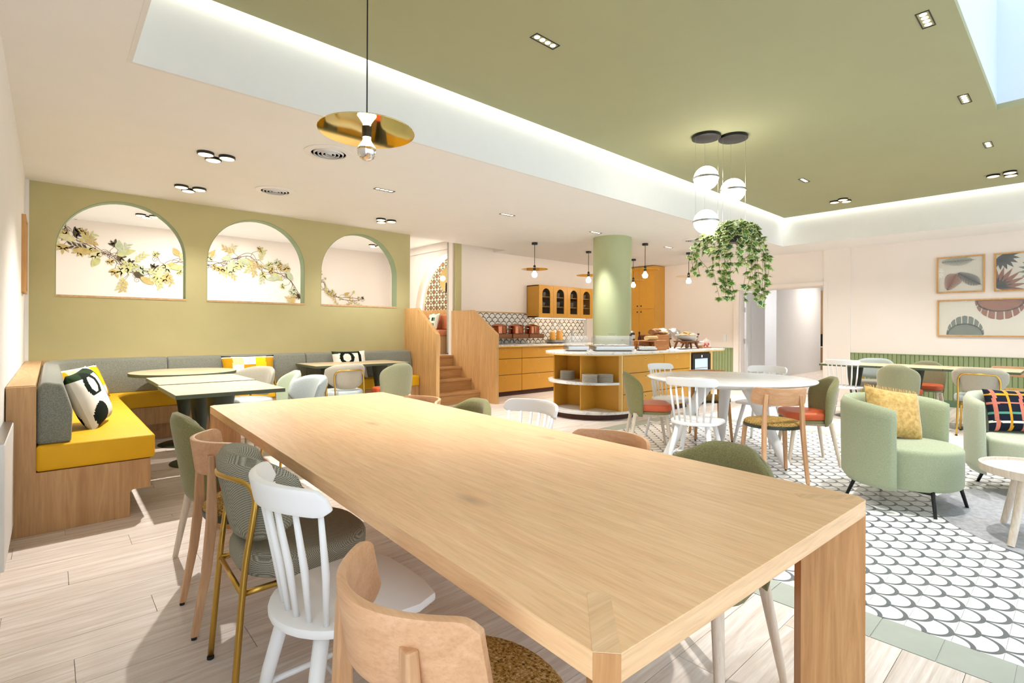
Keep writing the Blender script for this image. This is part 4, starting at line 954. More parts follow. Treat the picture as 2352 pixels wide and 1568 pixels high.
pic(1.034, 1.622, 1.855, 2.441, 'small framed picture with three feather-like fronds', [('art_green', [tr(P, 1.56, 2.36, 0.02) for P in feather(0.42, 0.075)]), ('art_rust', [tr(P, 1.49, 1.90, 1.15) for P in feather(0.30, 0.11, 26)]), ('art_black', [tr(P, 1.36, 2.17, -0.62) for P in feather(0.36, 0.085, 28)])])
pic(0.33, 0.926, 1.849, 2.438, 'small framed picture with broad dark and rust leaves at the right edge', [('art_black', [tr(P, 0.86, 2.40, -0.9) for P in fan(0.24)]), ('art_rust', [tr(P, 0.90, 1.90, 0.75) for P in fan(0.36, 7, 1.7)]), ('art_green', [tr(P, 0.42, 2.15, 2.9) for P in fan(0.25)])])
pic(0.33, 1.612, 1.149, 1.742, 'wide framed picture with green and rust monstera leaves', [('art_green', [tr(P, 1.27, 1.175, 0.0) for P in monstera(0.22, 0.30, 1)]), ('art_rust', [tr(P, 0.86, 1.72, 0.0) for P in monstera(0.28, 0.30, -1)])])
o = E('framed_picture', (-0.195, 6.62, 1.9), label='narrow wooden picture frame on the left wall, seen edge-on', cat='picture')
for a, b, c, d in ((-0.25, 0.25, 0.33, 0.35), (-0.25, 0.25, -0.35, -0.33), (-0.25, -0.23, -0.33, 0.33), (0.23, 0.25, -0.33, 0.33)): M('frame_rail', s_box(0, 0.03, a, b, c, d), 'frame_wood', o)
M('backing', s_box(0, 0.012, -0.23, 0.23, -0.33, 0.33), 'art_paper', o)
o = E('light_switch', (XR, 5.21, 1.07), label='double white light switch on the cream wall beside the doorway', cat='switch'); M('plate', s_box(-0.012, 0, -0.04, 0.04, -0.08, 0.08), 'white_plastic', o, bevel=0.003)
for z in (-0.035, 0.035): M('rocker', s_box(-0.016, -0.012, -0.028, 0.028, z - 0.028, z + 0.028), 'white_plastic', o, bevel=0.002)
o = E('wall_radiator', (-0.165, 3.72, 0.1), label='white wall panel heater at the left edge', cat='radiator'); M('panel', s_box(-0.03, 0.012, -0.4, 0.36, 0, 0.59), 'white_paint', o, bevel=0.008); M('top_grille', s_box(-0.03, 0.008, -0.39, 0.35, 0.59, 0.598), 'steel', o)

# ---------------------------------------------------------------- pendants
def pendant(x, y, ztop, zd, energy, label, near=False):
    o = E('disc_pendant', (x, y, zd), label=label, cat='pendant lamp', group=None if near else 'small disc pendants over the buffet')
    if near: del_group = True
    M('canopy', s_lathe([(0.05, ztop - zd - 0.035), (0.052, ztop - zd - 0.03), (0.052, ztop - zd)], 24), 'black_metal', o, smooth=30)
    M('cord', s_cyl((0, 0, 0.05), (0, 0, ztop - zd - 0.03), 0.0035 if near else 0.005, n=8), 'black_metal', o)
    M('socket', s_lathe([(0.008, 0.075), (0.021, 0.06), (0.024, 0.0), (0.024, -0.03)], 18), 'black_metal', o, smooth=40)
    M('shade_disc', s_lathe([(0.03, -0.002), (0.235, -0.002), (0.236, 0.0), (0.235, 0.002), (0.03, 0.002)], 72), 'brass_mirror', o, smooth=30)
    b = M('bulb', s_lathe([(0.018, -0.03), (0.02, -0.045), (0.035, -0.07), (0.046, -0.085)], 24), 'bulb_near' if near else 'bulb', o, smooth=True)
    if near: M('mirror_tip', s_lathe([(0.0465, -0.085), (0.0475, -0.10), (0.044, -0.118), (0.034, -0.134), (0.018, -0.143), (0.0001, -0.146)], 28), 'chrome', b, smooth=True)
    else: M('glass_tip', s_lathe([(0.0465, -0.085), (0.047, -0.10), (0.043, -0.118), (0.033, -0.133), (0.0001, -0.144)], 24), 'bulb', b, smooth=True)
pendant(1.18, 2.41, ZG, 2.22, 14, 'large mirrored brass disc pendant with silver-tipped bulb over the oak table', True)
for x, y, lb in ((6.293, 6.419, 'disc pendant on the left, above the copper pots'), (7.751, 6.413, 'disc pendant just left of the green column'), (9.30, 6.46, 'lowest-looking disc pendant just right of the green column, furthest back'), (7.766, 5.15, 'disc pendant in front of the tall yellow cabinet'), (9.297, 5.174, 'disc pendant at the right, beside the hanging ivy')):
    pendant(x, y, ZC, 2.285, 16, lb)
# globe cluster
gl = E('globe_pendant', (5.145, 2.52, ZG), label='pendant of three white glass globes under two black ceiling discs', cat='pendant lamp')
C1, C2 = (-0.114, 0.09), (0.114, -0.086)
for c in (C1, C2): M('canopy', s_lathe([(0.138, -0.03), (0.142, -0.028), (0.142, 0)], 40, c), 'black_metal', gl, smooth=30)
for c, z in ((C1, -0.437), (C1, -0.885), (C2, -0.557)):
    g = M('globe', s_ball((c[0], c[1], z), 0.122, n=32, m=20), 'globe', gl, smooth=True)
    M('ring', xf(s_lathe([(0.122, -0.011), (0.129, -0.011), (0.129, 0.011), (0.122, 0.011)], 40, ring=True), lambda x, y, zz, c=c, z=z: (x + c[0], y + c[1], zz + z)), 'steel', g, smooth=30)
for c, zl in ((C1, -0.9), (C2, -0.9)):
    for k in range(3):
        a = 0.6 + k * 2.09; M('wire', s_cyl((c[0] + 0.125 * math.cos(a), c[1] + 0.125 * math.sin(a), -0.03), (c[0] + 0.125 * math.cos(a), c[1] + 0.125 * math.sin(a), zl), 0.0012, n=5), 'steel', gl)
# hanging ivy
iv = E('hanging_ivy', (5.259, 2.434, ZG), label='variegated ivy trailing from a hanging pot below the globes', cat='plant')
M('pot', s_lathe([(0.07, -1.10), (0.12, -1.04), (0.13, -0.93), (0.122, -0.93), (0.11, -1.03)], 28), 'black_metal', iv, smooth=40)
def ivy_leaf(s):
    P = [(0, 0), (0.22, 0.30), (0.05, 0.55), (0.38, 0.45), (0.55, 0.62), (0.62, 0.30), (1.0, 0.0)]; P = P + [(x, -y) for x, y in P[-2:0:-1]]
    out = [(x * s, y * s, -0.25 * s * abs(y) - 0.12 * s * x * x) for x, y in P]; inn = [((0.36 + (x - 0.36) * 0.72) * s, y * 0.70 * s, -0.25 * s * abs(y * .7) + 0.004 * s - 0.12 * s * x * x) for x, y in P]; n = len(P)
    V = out + inn + [(0.36 * s, 0, 0.006 * s)]; F = [(i, (i + 1) % n, n + (i + 1) % n, n + i) for i in range(n)] + [(n + i, n + (i + 1) % n, 2 * n) for i in range(n)]
    return V, F
def leaf_mesh(mid):
    V, F = ivy_leaf(1.0); me = bpy.data.meshes.new('leaf'); me.from_pydata(V, [], F); me.materials.append(MT['leaf_cream']); me.materials.append(MT[mid]); n = len(F) // 2
    for i, p in enumerate(me.polygons): p.material_index = 0 if i < n else 1; p.use_smooth = True
    return me
LM = [leaf_mesh('leaf_green'), leaf_mesh('leaf_dark'), leaf_mesh('leaf_light'), leaf_mesh('leaf_green')]
ri = random.Random(11); leaves = []; vines = []
for v in range(36):
    a = ri.uniform(0, 2 * PI); ln = ri.choice([0.25, 0.35, 0.5, 0.62, 0.74]); out = ri.uniform(0.08, 0.2) if ln < 0.6 else ri.uniform(0.05, 0.15)
    if v < 5: a = R(-42) + ri.uniform(-.4, .4); ln = ri.uniform(0.68, 0.80); out = ri.uniform(0.10, 0.2)
    if 5 <= v < 9: a = R(138) + ri.uniform(-.4, .4); ln = ri.uniform(0.38, 0.52); out = ri.uniform(0.2, 0.3)
    c, s = math.cos(a), math.sin(a); P = smooth_path([(0.06 * c, 0.06 * s, -0.95), (0.13 * c, 0.13 * s, -0.90), ((0.13 + out * .6) * c, (0.13 + out * .6) * s, -0.99), ((0.13 + out) * c + ri.uniform(-.04, .04), (0.13 + out) * s + ri.uniform(-.04, .04), -0.96 - ln * 0.5), ((0.12 + out * .9) * c + ri.uniform(-.05, .05), (0.12 + out * .9) * s + ri.uniform(-.05, .05), -0.92 - ln)], 4)
    vines.append(s_tube(P, 0.0018, 4)); n = int(10 + ln * 24)
    for k in range(n):
        i = min(len(P) - 1, int((k + ri.random()) / n * len(P))); leaves.append((P[i], ri.uniform(0.045, 0.085)))
for k in range(150):
    a = ri.uniform(0, 2 * PI); r = 0.20 * math.sqrt(ri.random()); leaves.append(((r * math.cos(a), r * math.sin(a), -0.875 - 0.55 * r + ri.uniform(-.07, .05)), ri.uniform(0.06, 0.10)))
M('vine', vines, 'leaf_stem', iv, kind='stuff')
ri.shuffle(leaves); leaves.sort(key=lambda q: -q[1]); rest = []
def lmat(p, s):
    az = math.atan2(p[1], p[0]) + ri.uniform(-1, 1); return Matrix.Translation(p) @ Matrix.Rotation(az, 4, 'Z') @ Matrix.Rotation(ri.uniform(0.1, 1.5), 4, 'Y') @ Matrix.Rotation(ri.uniform(-.7, .7), 4, 'X') @ Matrix.Scale(s, 4)
for k, (p, s) in enumerate(leaves):
    m4 = lmat(p, s)
    if k < 300:
        o = bpy.data.objects.new('leaf', LM[ri.randrange(4)]); C.objects.link(o); o.parent = iv; o.matrix_local = m4
    else:
        V, F = ivy_leaf(1.0); rest.append(([tuple(m4 @ Vector(q)) for q in V], F))
if rest:
    nf = len(rest[0][1]); o = M('small_leaf', rest, ['leaf_cream', 'leaf_green', 'leaf_dark'], iv, smooth=True, kind='stuff')
    for i, p in enumerate(o.data.polygons): p.material_index = 0 if i % nf < nf // 2 else 1 + (i // nf) % 2
# ---------------------------------------------------------------- kitchen run
def knob(par, x, y, z, r=0.018):
    M('finger_hole', xf(s_lathe([(r * 0.55, 0), (r * 0.55, 0.004), (r, 0.004), (r, 0.0)], 18, ring=True), lambda a, b, c: (x + a, y - c, z + b)), 'ochre_edge', par)
    M('hole_shadow', xf(s_lathe([(0.0001, 0.0), (r * 0.55, 0.0)], 14), lambda a, b, c: (x + a, y - 0.0008, z + b)), 'shadow_gap', par)
def lock(par, x, y, z): M('lock', xf(s_lathe([(0.007, 0), (0.007, 0.003), (0.0001, 0.003)], 10), lambda a, b, c: (x + a, y - c, z + b)), 'gold', par)
def drawer_unit(x0, x1, yf, yb, zs, label, kx, grp):
    o = E('drawer_cabinet', (0, 0, 0), label=label, cat='cabinet', group=grp)
    M('carcass', s_box(x0 + 0.001, x1 - 0.001, yf + 0.02, yb, zs[-1], zs[0]), 'ochre_dark', o)
    for k in range(len(zs) - 1):
        d = M('drawer_front', s_box(x0 + 0.005, x1 - 0.005, yf, yf + 0.019, zs[k + 1] + 0.005, zs[k] - 0.005), 'ochre_cab', o, bevel=0.001)
        knob(d, kx, yf, zs[k] - 0.06); lock(d, x1 - 0.06, yf, zs[k] - 0.05)
    return o
KF = 7.08; zs = [0.903, 0.69, 0.395, 0.085]
drawer_unit(5.53, 6.62, KF, YK - 0.01, zs, 'ochre three-drawer cabinet beside the stair panel', 6.2, 'kitchen drawer cabinets')
drawer_unit(6.62, 7.49, KF, YK - 0.01, zs, 'ochre three-drawer cabinet under the copper pots', 7.06, 'kitchen drawer cabinets')
drawer_unit(7.49, 8.40, KF, YK - 0.01, zs, 'ochre three-drawer cabinet under the juice jugs, partly behind the island', 7.95, 'kitchen drawer cabinets')
drawer_unit(8.40, 9.40, KF, YK - 0.01, zs, 'ochre drawer cabinet furthest right behind the island', 8.9, 'kitchen drawer cabinets')
M('plinth', s_box(5.53, 9.40, KF + 0.05, YK - 0.05, 0.0, 0.085), 'kick_red', label='dark red plinth under the kitchen drawers', cat='plinth')
o = E('kitchen_worktop', (0, 0, 0), label='pale worktop over the kitchen drawers', cat='worktop'); M('slab', s_box(5.52, 9.43, KF - 0.03, YK - 0.002, 0.925, 0.952), 'marble', o); M('edge', s_box(5.52, 9.43, KF - 0.034, YK - 0.01, 0.904, 0.9245), 'ochre_edge', o)
bs = struct('wall_backsplash', s_box(5.94, 9.36, YK - 0.006, YK - 0.001, 0.952, 1.556), 'grout')
stm = bpy.data.meshes.new('wall_tile'); wv = s_box(0, 0.1482, -0.012, -0.004, 0, 0.1482); stm.from_pydata(wv[0], [], wv[1]); stm.materials.append(MT['splash_scallop'])
for i in range(22):
    for j in range(4):
        q = bpy.data.objects.new('wall_tile', stm); C.objects.link(q); q.parent = bs; q.location = (5.9409 + i * 0.15, YK, 0.9559 + j * 0.15)
M('backsplash_trim', s_box(5.68, 7.41, YK - 0.022, YK, 1.557, 1.58), 'oak_ledge', bs)
# glazed wall cabinet
wc = E('wall_cabinet', (0, 0, 0), label='ochre wall cabinet with four arched glass doors', cat='cabinet')
WX0, WX1, WY, WZ0, WZ1 = 7.415, 9.135, 7.43, 1.487, 2.15
M('carcass', [s_box(WX0, WX0 + 0.02, WY + 0.02, YK, WZ0, WZ1), s_box(WX1 - 0.02, WX1, WY + 0.02, YK, WZ0, WZ1), s_box(WX0, WX1, WY + 0.02, YK, WZ0, WZ0 + 0.02), s_box(WX0, WX1, WY + 0.02, YK, WZ1 - 0.02, WZ1), s_box(WX0, WX1, YK - 0.012, YK - 0.002, WZ0, WZ1)], 'ochre_cab', wc)
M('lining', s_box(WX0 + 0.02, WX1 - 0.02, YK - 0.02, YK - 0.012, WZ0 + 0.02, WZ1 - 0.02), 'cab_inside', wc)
for z in (1.72, 1.925): M('shelf', s_box(WX0 + 0.02, WX1 - 0.02, WY + 0.05, YK - 0.02, z - 0.018, z), 'ochre_cab', wc)
dw = (WX1 - WX0) / 4
for k in range(4):
    x0 = WX0 + k * dw + 0.002; x1 = x0 + dw - 0.004; a, b = x0 + 0.095, x1 - 0.095; r = (b - a) / 2; c = (a + b) / 2; zb, zt = 1.567, 2.085; sp = zt - r; A = arc(c, sp, r, PI, 0, 16)
    d = M('door', [s_box(x0, a, WY, WY + 0.019, WZ0, WZ1), s_box(b, x1, WY, WY + 0.019, WZ0, WZ1), s_box(a, b, WY, WY + 0.019, WZ0, zb), s_prism_y(A + [(b, WZ1), (a, WZ1)], WY, WY + 0.019)], 'ochre_cab', wc)
    M('glass', s_prism_y([(a, zb)] + A + [(b, zb)], WY + 0.008, WY + 0.011), 'dark_glass', d)
    kx = x1 - 0.035 if k % 2 == 0 else x0 + 0.035; knob(d, kx, WY, 1.53, 0.013)
ul = E('under_cabinet_light', (0, 0, 0), label='slim light strip glowing under the ochre wall cabinet', cat='light strip'); M('diffuser', s_box(WX0 + 0.1, WX1 - 0.05, 7.60, 7.64, 1.468, 1.474), 'under_led', ul); M('housing', s_box(WX0 + 0.09, WX1 - 0.04, 7.595, 7.645, 1.474, 1.4868), 'white_paint', ul)
def cup(lb, y, z, r, h, mat='cup_blue'):
    return M('cup', s_lathe([(r * 0.7, 0), (r, h * 0.3), (r, h), (r * 0.92, h), (r * 0.9, h * 0.3), (0.0001, h * 0.12)], 16), mat, smooth=40, cat='cup', label='stoneware cup ' + lb, group='crockery in the wall cabinet') if True else None
def put(o, x, y, z): o.location = (x, y, z); return o
for k, xs in ((0, (-0.05, 0.05)), (1, (-0.05, 0.05)), (2, (-0.05, 0.05)), (3, (-0.05, 0.05))):
    cx = WX0 + (k + 0.5) * dw; dn = ('leftmost', 'second', 'third', 'rightmost')[k] + ' arched cabinet door'
    for x in xs:
        put(cup('on the top shelf behind the ' + dn, 0, 0, 0.042, 0.085), cx + x, 7.56, 1.926)
        if k in (1, 2): put(cup('on the middle shelf behind the ' + dn, 0, 0, 0.048, 0.10), cx + x, 7.56, 1.721)
        if k != 0: put(cup('on the bottom shelf behind the ' + dn, 0, 0, 0.05, 0.06), cx + x, 7.56, 1.508)
tp = E('teapot', (WX0 + 0.5 * dw, 7.57, 1.721), label='stoneware teapot in the leftmost cabinet door', cat='teapot'); M('body', s_lathe([(0.04, 0), (0.068, 0.03), (0.065, 0.07), (0.035, 0.09)], 20), 'ceramic_grey', tp, smooth=True); M('lid', s_lathe([(0.036, 0.09), (0.03, 0.1), (0.01, 0.105), (0.012, 0.12), (0.0001, 0.122)], 16), 'ceramic_grey', tp, smooth=True); M('spout', s_tube([(0.06, 0, 0.03), (0.09, 0, 0.05), (0.1, 0, 0.085)], [0.014, 0.01, 0.008], 8), 'ceramic_grey', tp); M('handle', s_tube([(-0.06, 0, 0.07), (-0.1, 0, 0.07), (-0.1, 0, 0.03), (-0.06, 0, 0.025)], 0.007, 8), 'ceramic_grey', tp)
o = put(M('teacup_dish', s_lathe([(0.03, 0), (0.075, 0.02), (0.08, 0.026), (0.03, 0.008)], 20), 'cup_blue', smooth=True, label='shallow dish at the bottom of the leftmost cabinet door', cat='dish'), WX0 + 0.5 * dw, 7.56, 1.508)
bowl4 = put(M('bowl', s_lathe([(0.04, 0), (0.075, 0.03), (0.085, 0.065), (0.078, 0.065), (0.0001, 0.01)], 20), 'ceramic_grey', smooth=True, label='speckled bowl in the rightmost cabinet door', cat='bowl'), WX0 + 3.5 * dw, 7.57, 1.721)
# tall cabinet
tc = E('tall_cabinet', (0, 0, 0), label='tall ochre cabinet to the ceiling behind the green column', cat='cabinet')
M('carcass', s_box(10.47, XR - 0.001, 6.68, 7.76, 0.0, 2.735), 'ochre_cab', tc)
for a, b in ((6.683, 7.088), (7.092, 7.757)):
    for z0, z1 in ((0.08, 1.725), (1.73, 2.73)):
        d = M('door', s_box(10.45, 10.469, a, b, z0, z1), 'ochre_cab', tc, bevel=0.001)
        kz = 1.80 if z0 > 1 else 1.66; ky = b - 0.05 if a < 7 else a + 0.05
        M('finger_hole', xf(s_lathe([(0.0001, 0.003), (0.016, 0.003), (0.02, 0.0)], 14), lambda p, q_, r_: (10.45 - r_, ky + p, kz + q_)), 'shadow_gap', d)
# ---------------------------------------------------------------- island
il = E('buffet_island', (0, 0, 0), label='ochre buffet island with rounded marble end shelves', cat='island')
IC, IR, IY0, IY1 = (5.95, 4.85), 0.655, 4.195, 5.505
def iplan(r, xe): return [(xe, IC[1] - r), (IC[0], IC[1] - r)] + arc(IC[0], IC[1], r, 1.5 * PI, PI / 2, 36)[1:] + [(xe, IC[1] + r)]
M('worktop', s_prism(iplan(IR + 0.03, 8.72), 0.895, 0.92), 'marble', il, bevel=0.003); M('worktop_edge', s_prism(iplan(IR + 0.028, 8.70), 0.878, 0.8945), 'ochre_edge', il)
M('plinth', s_prism(iplan(IR - 0.06, 8.3), 0, 0.078), 'kick_red', il)
M('bottom_shelf', s_prism(iplan(IR + 0.02, 5.97), 0.08, 0.115), 'marble', il, bevel=0.003)
M('shelf', s_prism(iplan(IR - 0.01, 5.80), 0.478, 0.51), 'marble', il, bevel=0.003)
M('core', s_box(5.80, 8.33, IY0 + 0.03, IY1 - 0.02, 0.08, 0.878), 'ochre_cab', il); M('drawer_gap_shade', s_box(5.81, 8.32, IY0 + 0.0195, IY0 + 0.03, 0.082, 0.877), 'ochre_dark', il)  # thin dark sheet behind the fronts paints shade into the drawer gaps
M('divider', s_box(5.475, 5.80, 4.655, 4.675, 0.115, 0.878), 'ochre_cab', il); M('divider', s_box(5.52, 5.80, 5.20, 5.22, 0.115, 0.878), 'ochre_cab', il)
M('corner_post', s_box(5.78, 5.81, IY0 + 0.001, IY0 + 0.05, 0.115, 0.878), 'ochre_edge', il)
iz = [0.876, 0.63, 0.345, 0.085]
for x0, x1, kx in ((5.812, 6.835, 6.35), (6.835, 7.58, 7.2)):
    for k in range(3):
        d = M('drawer_front', s_box(x0 + 0.0045, x1 - 0.0045, IY0, IY0 + 0.019, iz[k + 1] + 0.0045, iz[k] - 0.0045), 'ochre_cab', il, bevel=0.001); knob(d, kx, IY0, iz[k] - 0.055, 0.02); lock(d, x1 - 0.06, IY0, iz[k] - 0.04)
M('end_panel', s_box(7.58, 7.625, IY0, IY0 + 0.019, 0.08, 0.878), 'ochre_edge', il); M('end_panel', s_box(8.245, 8.33, IY0, IY0 + 0.019, 0.08, 0.878), 'ochre_edge', il)
for k in range(16): M('vent_slat', s_box(7.64 + k * 0.0375, 7.66 + k * 0.0375, IY0 + 0.004, IY0 + 0.02, 0.852, 0.876), 'ochre_dark', il)
fg = E('bar_fridge', (7.935, IY0, 0.09), label='black glass-door bar fridge built into the island', cat='fridge')
M('body', s_box(-0.3, 0.3, 0.0, 0.018, 0, 0.755), 'black_metal', fg); d = M('door', [s_box(-0.3, 0.3, -0.02, -0.001, 0.68, 0.755), s_box(-0.3, 0.3, -0.02, -0.001, 0, 0.06), s_box(-0.3, -0.22, -0.02, -0.001, 0.06, 0.68), s_box(0.22, 0.3, -0.02, -0.001, 0.06, 0.68)], 'black_metal', fg, bevel=0.003)
M('glass', s_box(-0.22, 0.22, -0.012, -0.009, 0.06, 0.68), 'clear_glass', d); M('lit_interior', s_box(-0.22, 0.22, -0.006, -0.002, 0.06, 0.68), 'fridge_light', fg)
for z in (0.22, 0.38, 0.52): M('rack', s_box(-0.2, 0.2, -0.0085, -0.006, z, z + 0.012), 'steel', fg)
M('display', s_box(-0.015, 0.015, -0.0215, -0.02, 0.70, 0.735), 'display', d); 
# plate stacks
pm = s_lathe([(0.05, 0), (0.065, 0.001), (0.1, 0.005), (0.106, 0.0065), (0.107, 0.0105), (0.104, 0.012), (0.05, 0.005), (0.0001, 0.005)], 28)
pl = None
for x, y, n, lb in ((5.60, 5.02, 10, 'grey stoneware plate in the left stack on the island shelf'), (5.47, 4.50, 9, 'grey stoneware plate in the middle stack on the island shelf'), (5.66, 4.38, 9, 'grey stoneware plate in the right stack on the island shelf')):
    for k in range(n):
        if pl is None: pl = M('plate', pm, 'ceramic', smooth=40, cat='plate'); q = pl
        else: q = pl.copy(); C.objects.link(q)
        q.location = (x + random.uniform(-.002, .002), y + random.uniform(-.002, .002), 0.5102 + k * 0.0126); q['label'] = lb; q['group'] = lb.replace('grey stoneware plate in', 'plates of')
# ---------------------------------------------------------------- on the island
IZ = 0.9202
def tray(x, y, a, wd, dp, label):
    o = E('display_tray', (x, y, IZ), a, label=label, cat='food display')
    M('base', s_prism(rrect(-wd / 2, wd / 2, -dp / 2, dp / 2, 0.02, 4), 0.012, 0.075), 'steel', o, bevel=0.004, smooth=40); M('foot_frame', s_box(-wd / 2 + .04, wd / 2 - .04, -dp / 2 + .03, dp / 2 - .03, 0, 0.012), 'black_metal', o)
    def f(u, v):
        t = PI * u; return (-wd / 2 + 0.02 + (wd - 0.04) * v, -(dp / 2 - 0.02) * math.cos(t), 0.076 + 0.15 * math.sin(t) ** 0.55), (0, -math.cos(t), math.sin(t) + 0.05)
    c = M('cover', s_shell(f, 19, 2, lambda u, v: 0.003), 'acrylic', o, smooth=True)
    for s in (-1, 1): M('cover_end', s_prism_x([(-(dp / 2 - 0.02) * math.cos(PI * i / 18), 0.076 + 0.15 * math.sin(PI * i / 18) ** 0.55) for i in range(19)], s * (wd / 2 - 0.021), s * (wd / 2 - 0.018)), 'acrylic', c)
    M('handle', s_tube([(-0.06, 0, 0.228), (-0.06, 0, 0.25), (0.06, 0, 0.25), (0.06, 0, 0.228)], 0.005, 8), 'chrome', c)
    fo = []; r5 = random.Random(3)
    for k in range(22): fo.append(s_ball((r5.uniform(-wd / 2 + .05, wd / 2 - .05), r5.uniform(-dp / 2 + .05, dp / 2 - .05), 0.08), r5.uniform(0.025, 0.04), None, 0.014, 8, 5))
    M('cold_cuts', fo, 'cold_cuts', o, smooth=True, kind='stuff')
tray(5.79, 5.02, R(-38), 0.32, 0.40, 'small steel food tray under a clear roll-top cover at the island end')
tray(6.20, 4.68, R(-38), 0.58, 0.40, 'wide steel food tray under a clear roll-top cover in front of the green column')
o = E('napkin_holder', (6.63, 4.47, IZ), R(-30), label='small black wire napkin holder beside the food tray', cat='holder')
for s in (-1, 1): M('wire_loop', s_tube([(-0.05, 0.03 * s, 0), (-0.05, 0.03 * s, 0.08), (0, 0.03 * s, 0.1), (0.05, 0.03 * s, 0.08), (0.05, 0.03 * s, 0)], 0.004, 6), 'black_metal', o)
M('base', s_box(-0.055, 0.055, -0.035, 0.035, 0, 0.006), 'black_metal', o); M('napkins', s_box(-0.045, 0.045, -0.022, 0.022, 0.006, 0.05), 'black_metal', o)
o = put(M('carafe', s_lathe([(0.035, 0), (0.04, 0.03), (0.016, 0.1), (0.014, 0.14), (0.02, 0.15)], 16), 'clear_glass', smooth=True, label='small glass bottle in front of the green column', cat='bottle'), 6.52, 4.72, IZ); M('stopper', s_lathe([(0.012, 0.145), (0.016, 0.165), (0.0001, 0.175)], 12), 'bread', o)
o = put(M('pepper_mill', s_lathe([(0.016, 0), (0.012, 0.06), (0.011, 0.2), (0.014, 0.23), (0.006, 0.245)], 14), 'black_metal', smooth=True, label='slim black grinder standing against the green column', cat='grinder'), 6.66, 4.68, IZ)
o = E('towel_plate', (6.70, 4.40, IZ), R(-20), label='folded white napkin on an oval plate on the island', cat='napkin plate'); M('plate', xf(s_lathe([(0.1, 0), (0.16, 0.012), (0.165, 0.015), (0.1, 0.006)], 28), lambda x, y, z: (x, y * .6, z)), 'ceramic_grey', o, smooth=True); M('folded_napkin', [s_box(-0.14, 0.14, -0.06, 0.06, 0.012, 0.04), s_box(-0.13, 0.12, -0.055, 0.05, 0.04, 0.062)], 'napkin', o, bevel=0.012, seg=3, smooth=True)
def crate(x, y, a, wd, dp, h, label, mat='acacia'):
    o = E('wooden_riser', (x, y, IZ), a, label=label, cat='riser', group='wooden buffet risers')
    M('top_board', s_box(-wd / 2, wd / 2, -dp / 2, dp / 2, h - 0.018, h), mat, o, bevel=0.002)
    M('front_board', s_box(-wd / 2, wd / 2, -dp / 2, -dp / 2 + 0.016, 0, h - 0.0185), mat, o); M('back_board', s_box(-wd / 2, wd / 2, dp / 2 - 0.016, dp / 2, 0.0, h - 0.0185), mat, o)
    M('side_board', s_prism_x([(-dp / 2 + .017, 0), (-dp / 2 + .06, 0), (-dp / 2 + .06, h * .5), (-dp / 2 + .1, h * .68), (dp / 2 - .1, h * .68), (dp / 2 - .06, h * .5), (dp / 2 - .06, 0), (dp / 2 - .017, 0), (dp / 2 - .017, h - .0185), (-dp / 2 + .017, h - .0185)], wd / 2 - 0.017, wd / 2 - 0.001), mat, o)
    return o
RA = R(-4)
crate(7.02, 4.52, RA, 0.30, 0.32, 0.15, 'low acacia riser holding a sliced pale loaf')
crate(7.42, 4.74, RA, 0.34, 0.34, 0.235, 'tall acacia riser holding dark bread loaves')
crate(7.15, 4.98, RA, 0.26, 0.26, 0.14, 'acacia riser beside the column under the jam jar')
def loaf(x, y, z, a, L, r, n, mat, label):
    o = E('sliced_loaf', (x, y, z), a, label=label, cat='bread')
    for k in range(n):
        M('slice', xf(s_lathe([(r * 0.96, 0), (r, 0.004), (r, L / n * 0.8), (r * 0.9, L / n * 0.86)], 14), lambda p, q_, s_, k=k: (-L / 2 + k * L / n + s_, p * 1.0, r * 0.66 + q_ * (0.66 if q_ < 0 else 0.75) + 0.0)), mat, o, smooth=40)
loaf(6.99, 4.52, IZ + 0.151, RA, 0.24, 0.05, 8, 'bread_pale', 'sliced pale loaf on the low riser'); loaf(7.34, 4.70, IZ + 0.236, RA + 0.3, 0.22, 0.06, 8, 'bread_dark', 'sliced dark loaf on the tall riser')
def bun(x, y, z, r, mat, label, grp, el=1.0):
    return put(M('bread_roll', xf(s_ball((0, 0, 0), 1, n=12, m=8), lambda a, b, c: (a * r * el, b * r, (c * 0.62 if c > 0 else c * 0.35) * r + r * 0.35)), mat, smooth=True, label=label, cat='bread', group=grp), x, y, z)
rb = random.Random(9)
for k in range(6): q = bun(7.45 + rb.uniform(-.1, .12), 4.76 + rb.uniform(-.11, .11), IZ + 0.236 + (0.045 if k > 3 else 0), 0.058, 'bread_dark', 'dark bread roll piled on the tall acacia riser', 'dark rolls on the tall riser', 1.35); q.rotation_euler = (0, 0, rb.uniform(0, 3))
def bowl(x, y, z, r, h, label, tilt=0):
    o = put(M('serving_bowl', s_lathe([(r * 0.35, 0), (r * 0.7, h * 0.35), (r, h), (r * 0.96, h), (r * 0.66, h * 0.4), (0.0001, h * 0.12)], 28), 'ceramic', smooth=True, label=label, cat='bowl', group='pastry bowls'), x, y, z); o.rotation_euler = (0, tilt, 0); return o
def stand(x, y, wd, dp, h, label):
    o = E('bowl_stand', (x, y, IZ), RA, label=label, cat='stand', group='walnut bowl stands'); M('top', s_box(-wd / 2, wd / 2, -dp / 2, dp / 2, h - 0.02, h), 'walnut', o)
    for sx in (-1, 1):
        for sy in (-1, 1): M('leg', s_bar((sx * (wd / 2 - .04), sy * (dp / 2 - .04), h - 0.02), (sx * (wd / 2 - .01), sy * (dp / 2 - .01), 0), 0.03, 0.03, 0.7), 'walnut', o)
stand(8.02, 4.50, 0.36, 0.26, 0.13, 'walnut stand under the front pastry bowl'); stand(7.92, 4.95, 0.32, 0.26, 0.17, 'walnut stand under the back pastry bowl')
bowl(8.02, 4.50, IZ + 0.131, 0.19, 0.10, 'wide cream bowl of croissants on the island'); bowl(7.92, 4.95, IZ + 0.171, 0.17, 0.09, 'cream bowl of pale pastries behind the croissant bowl')
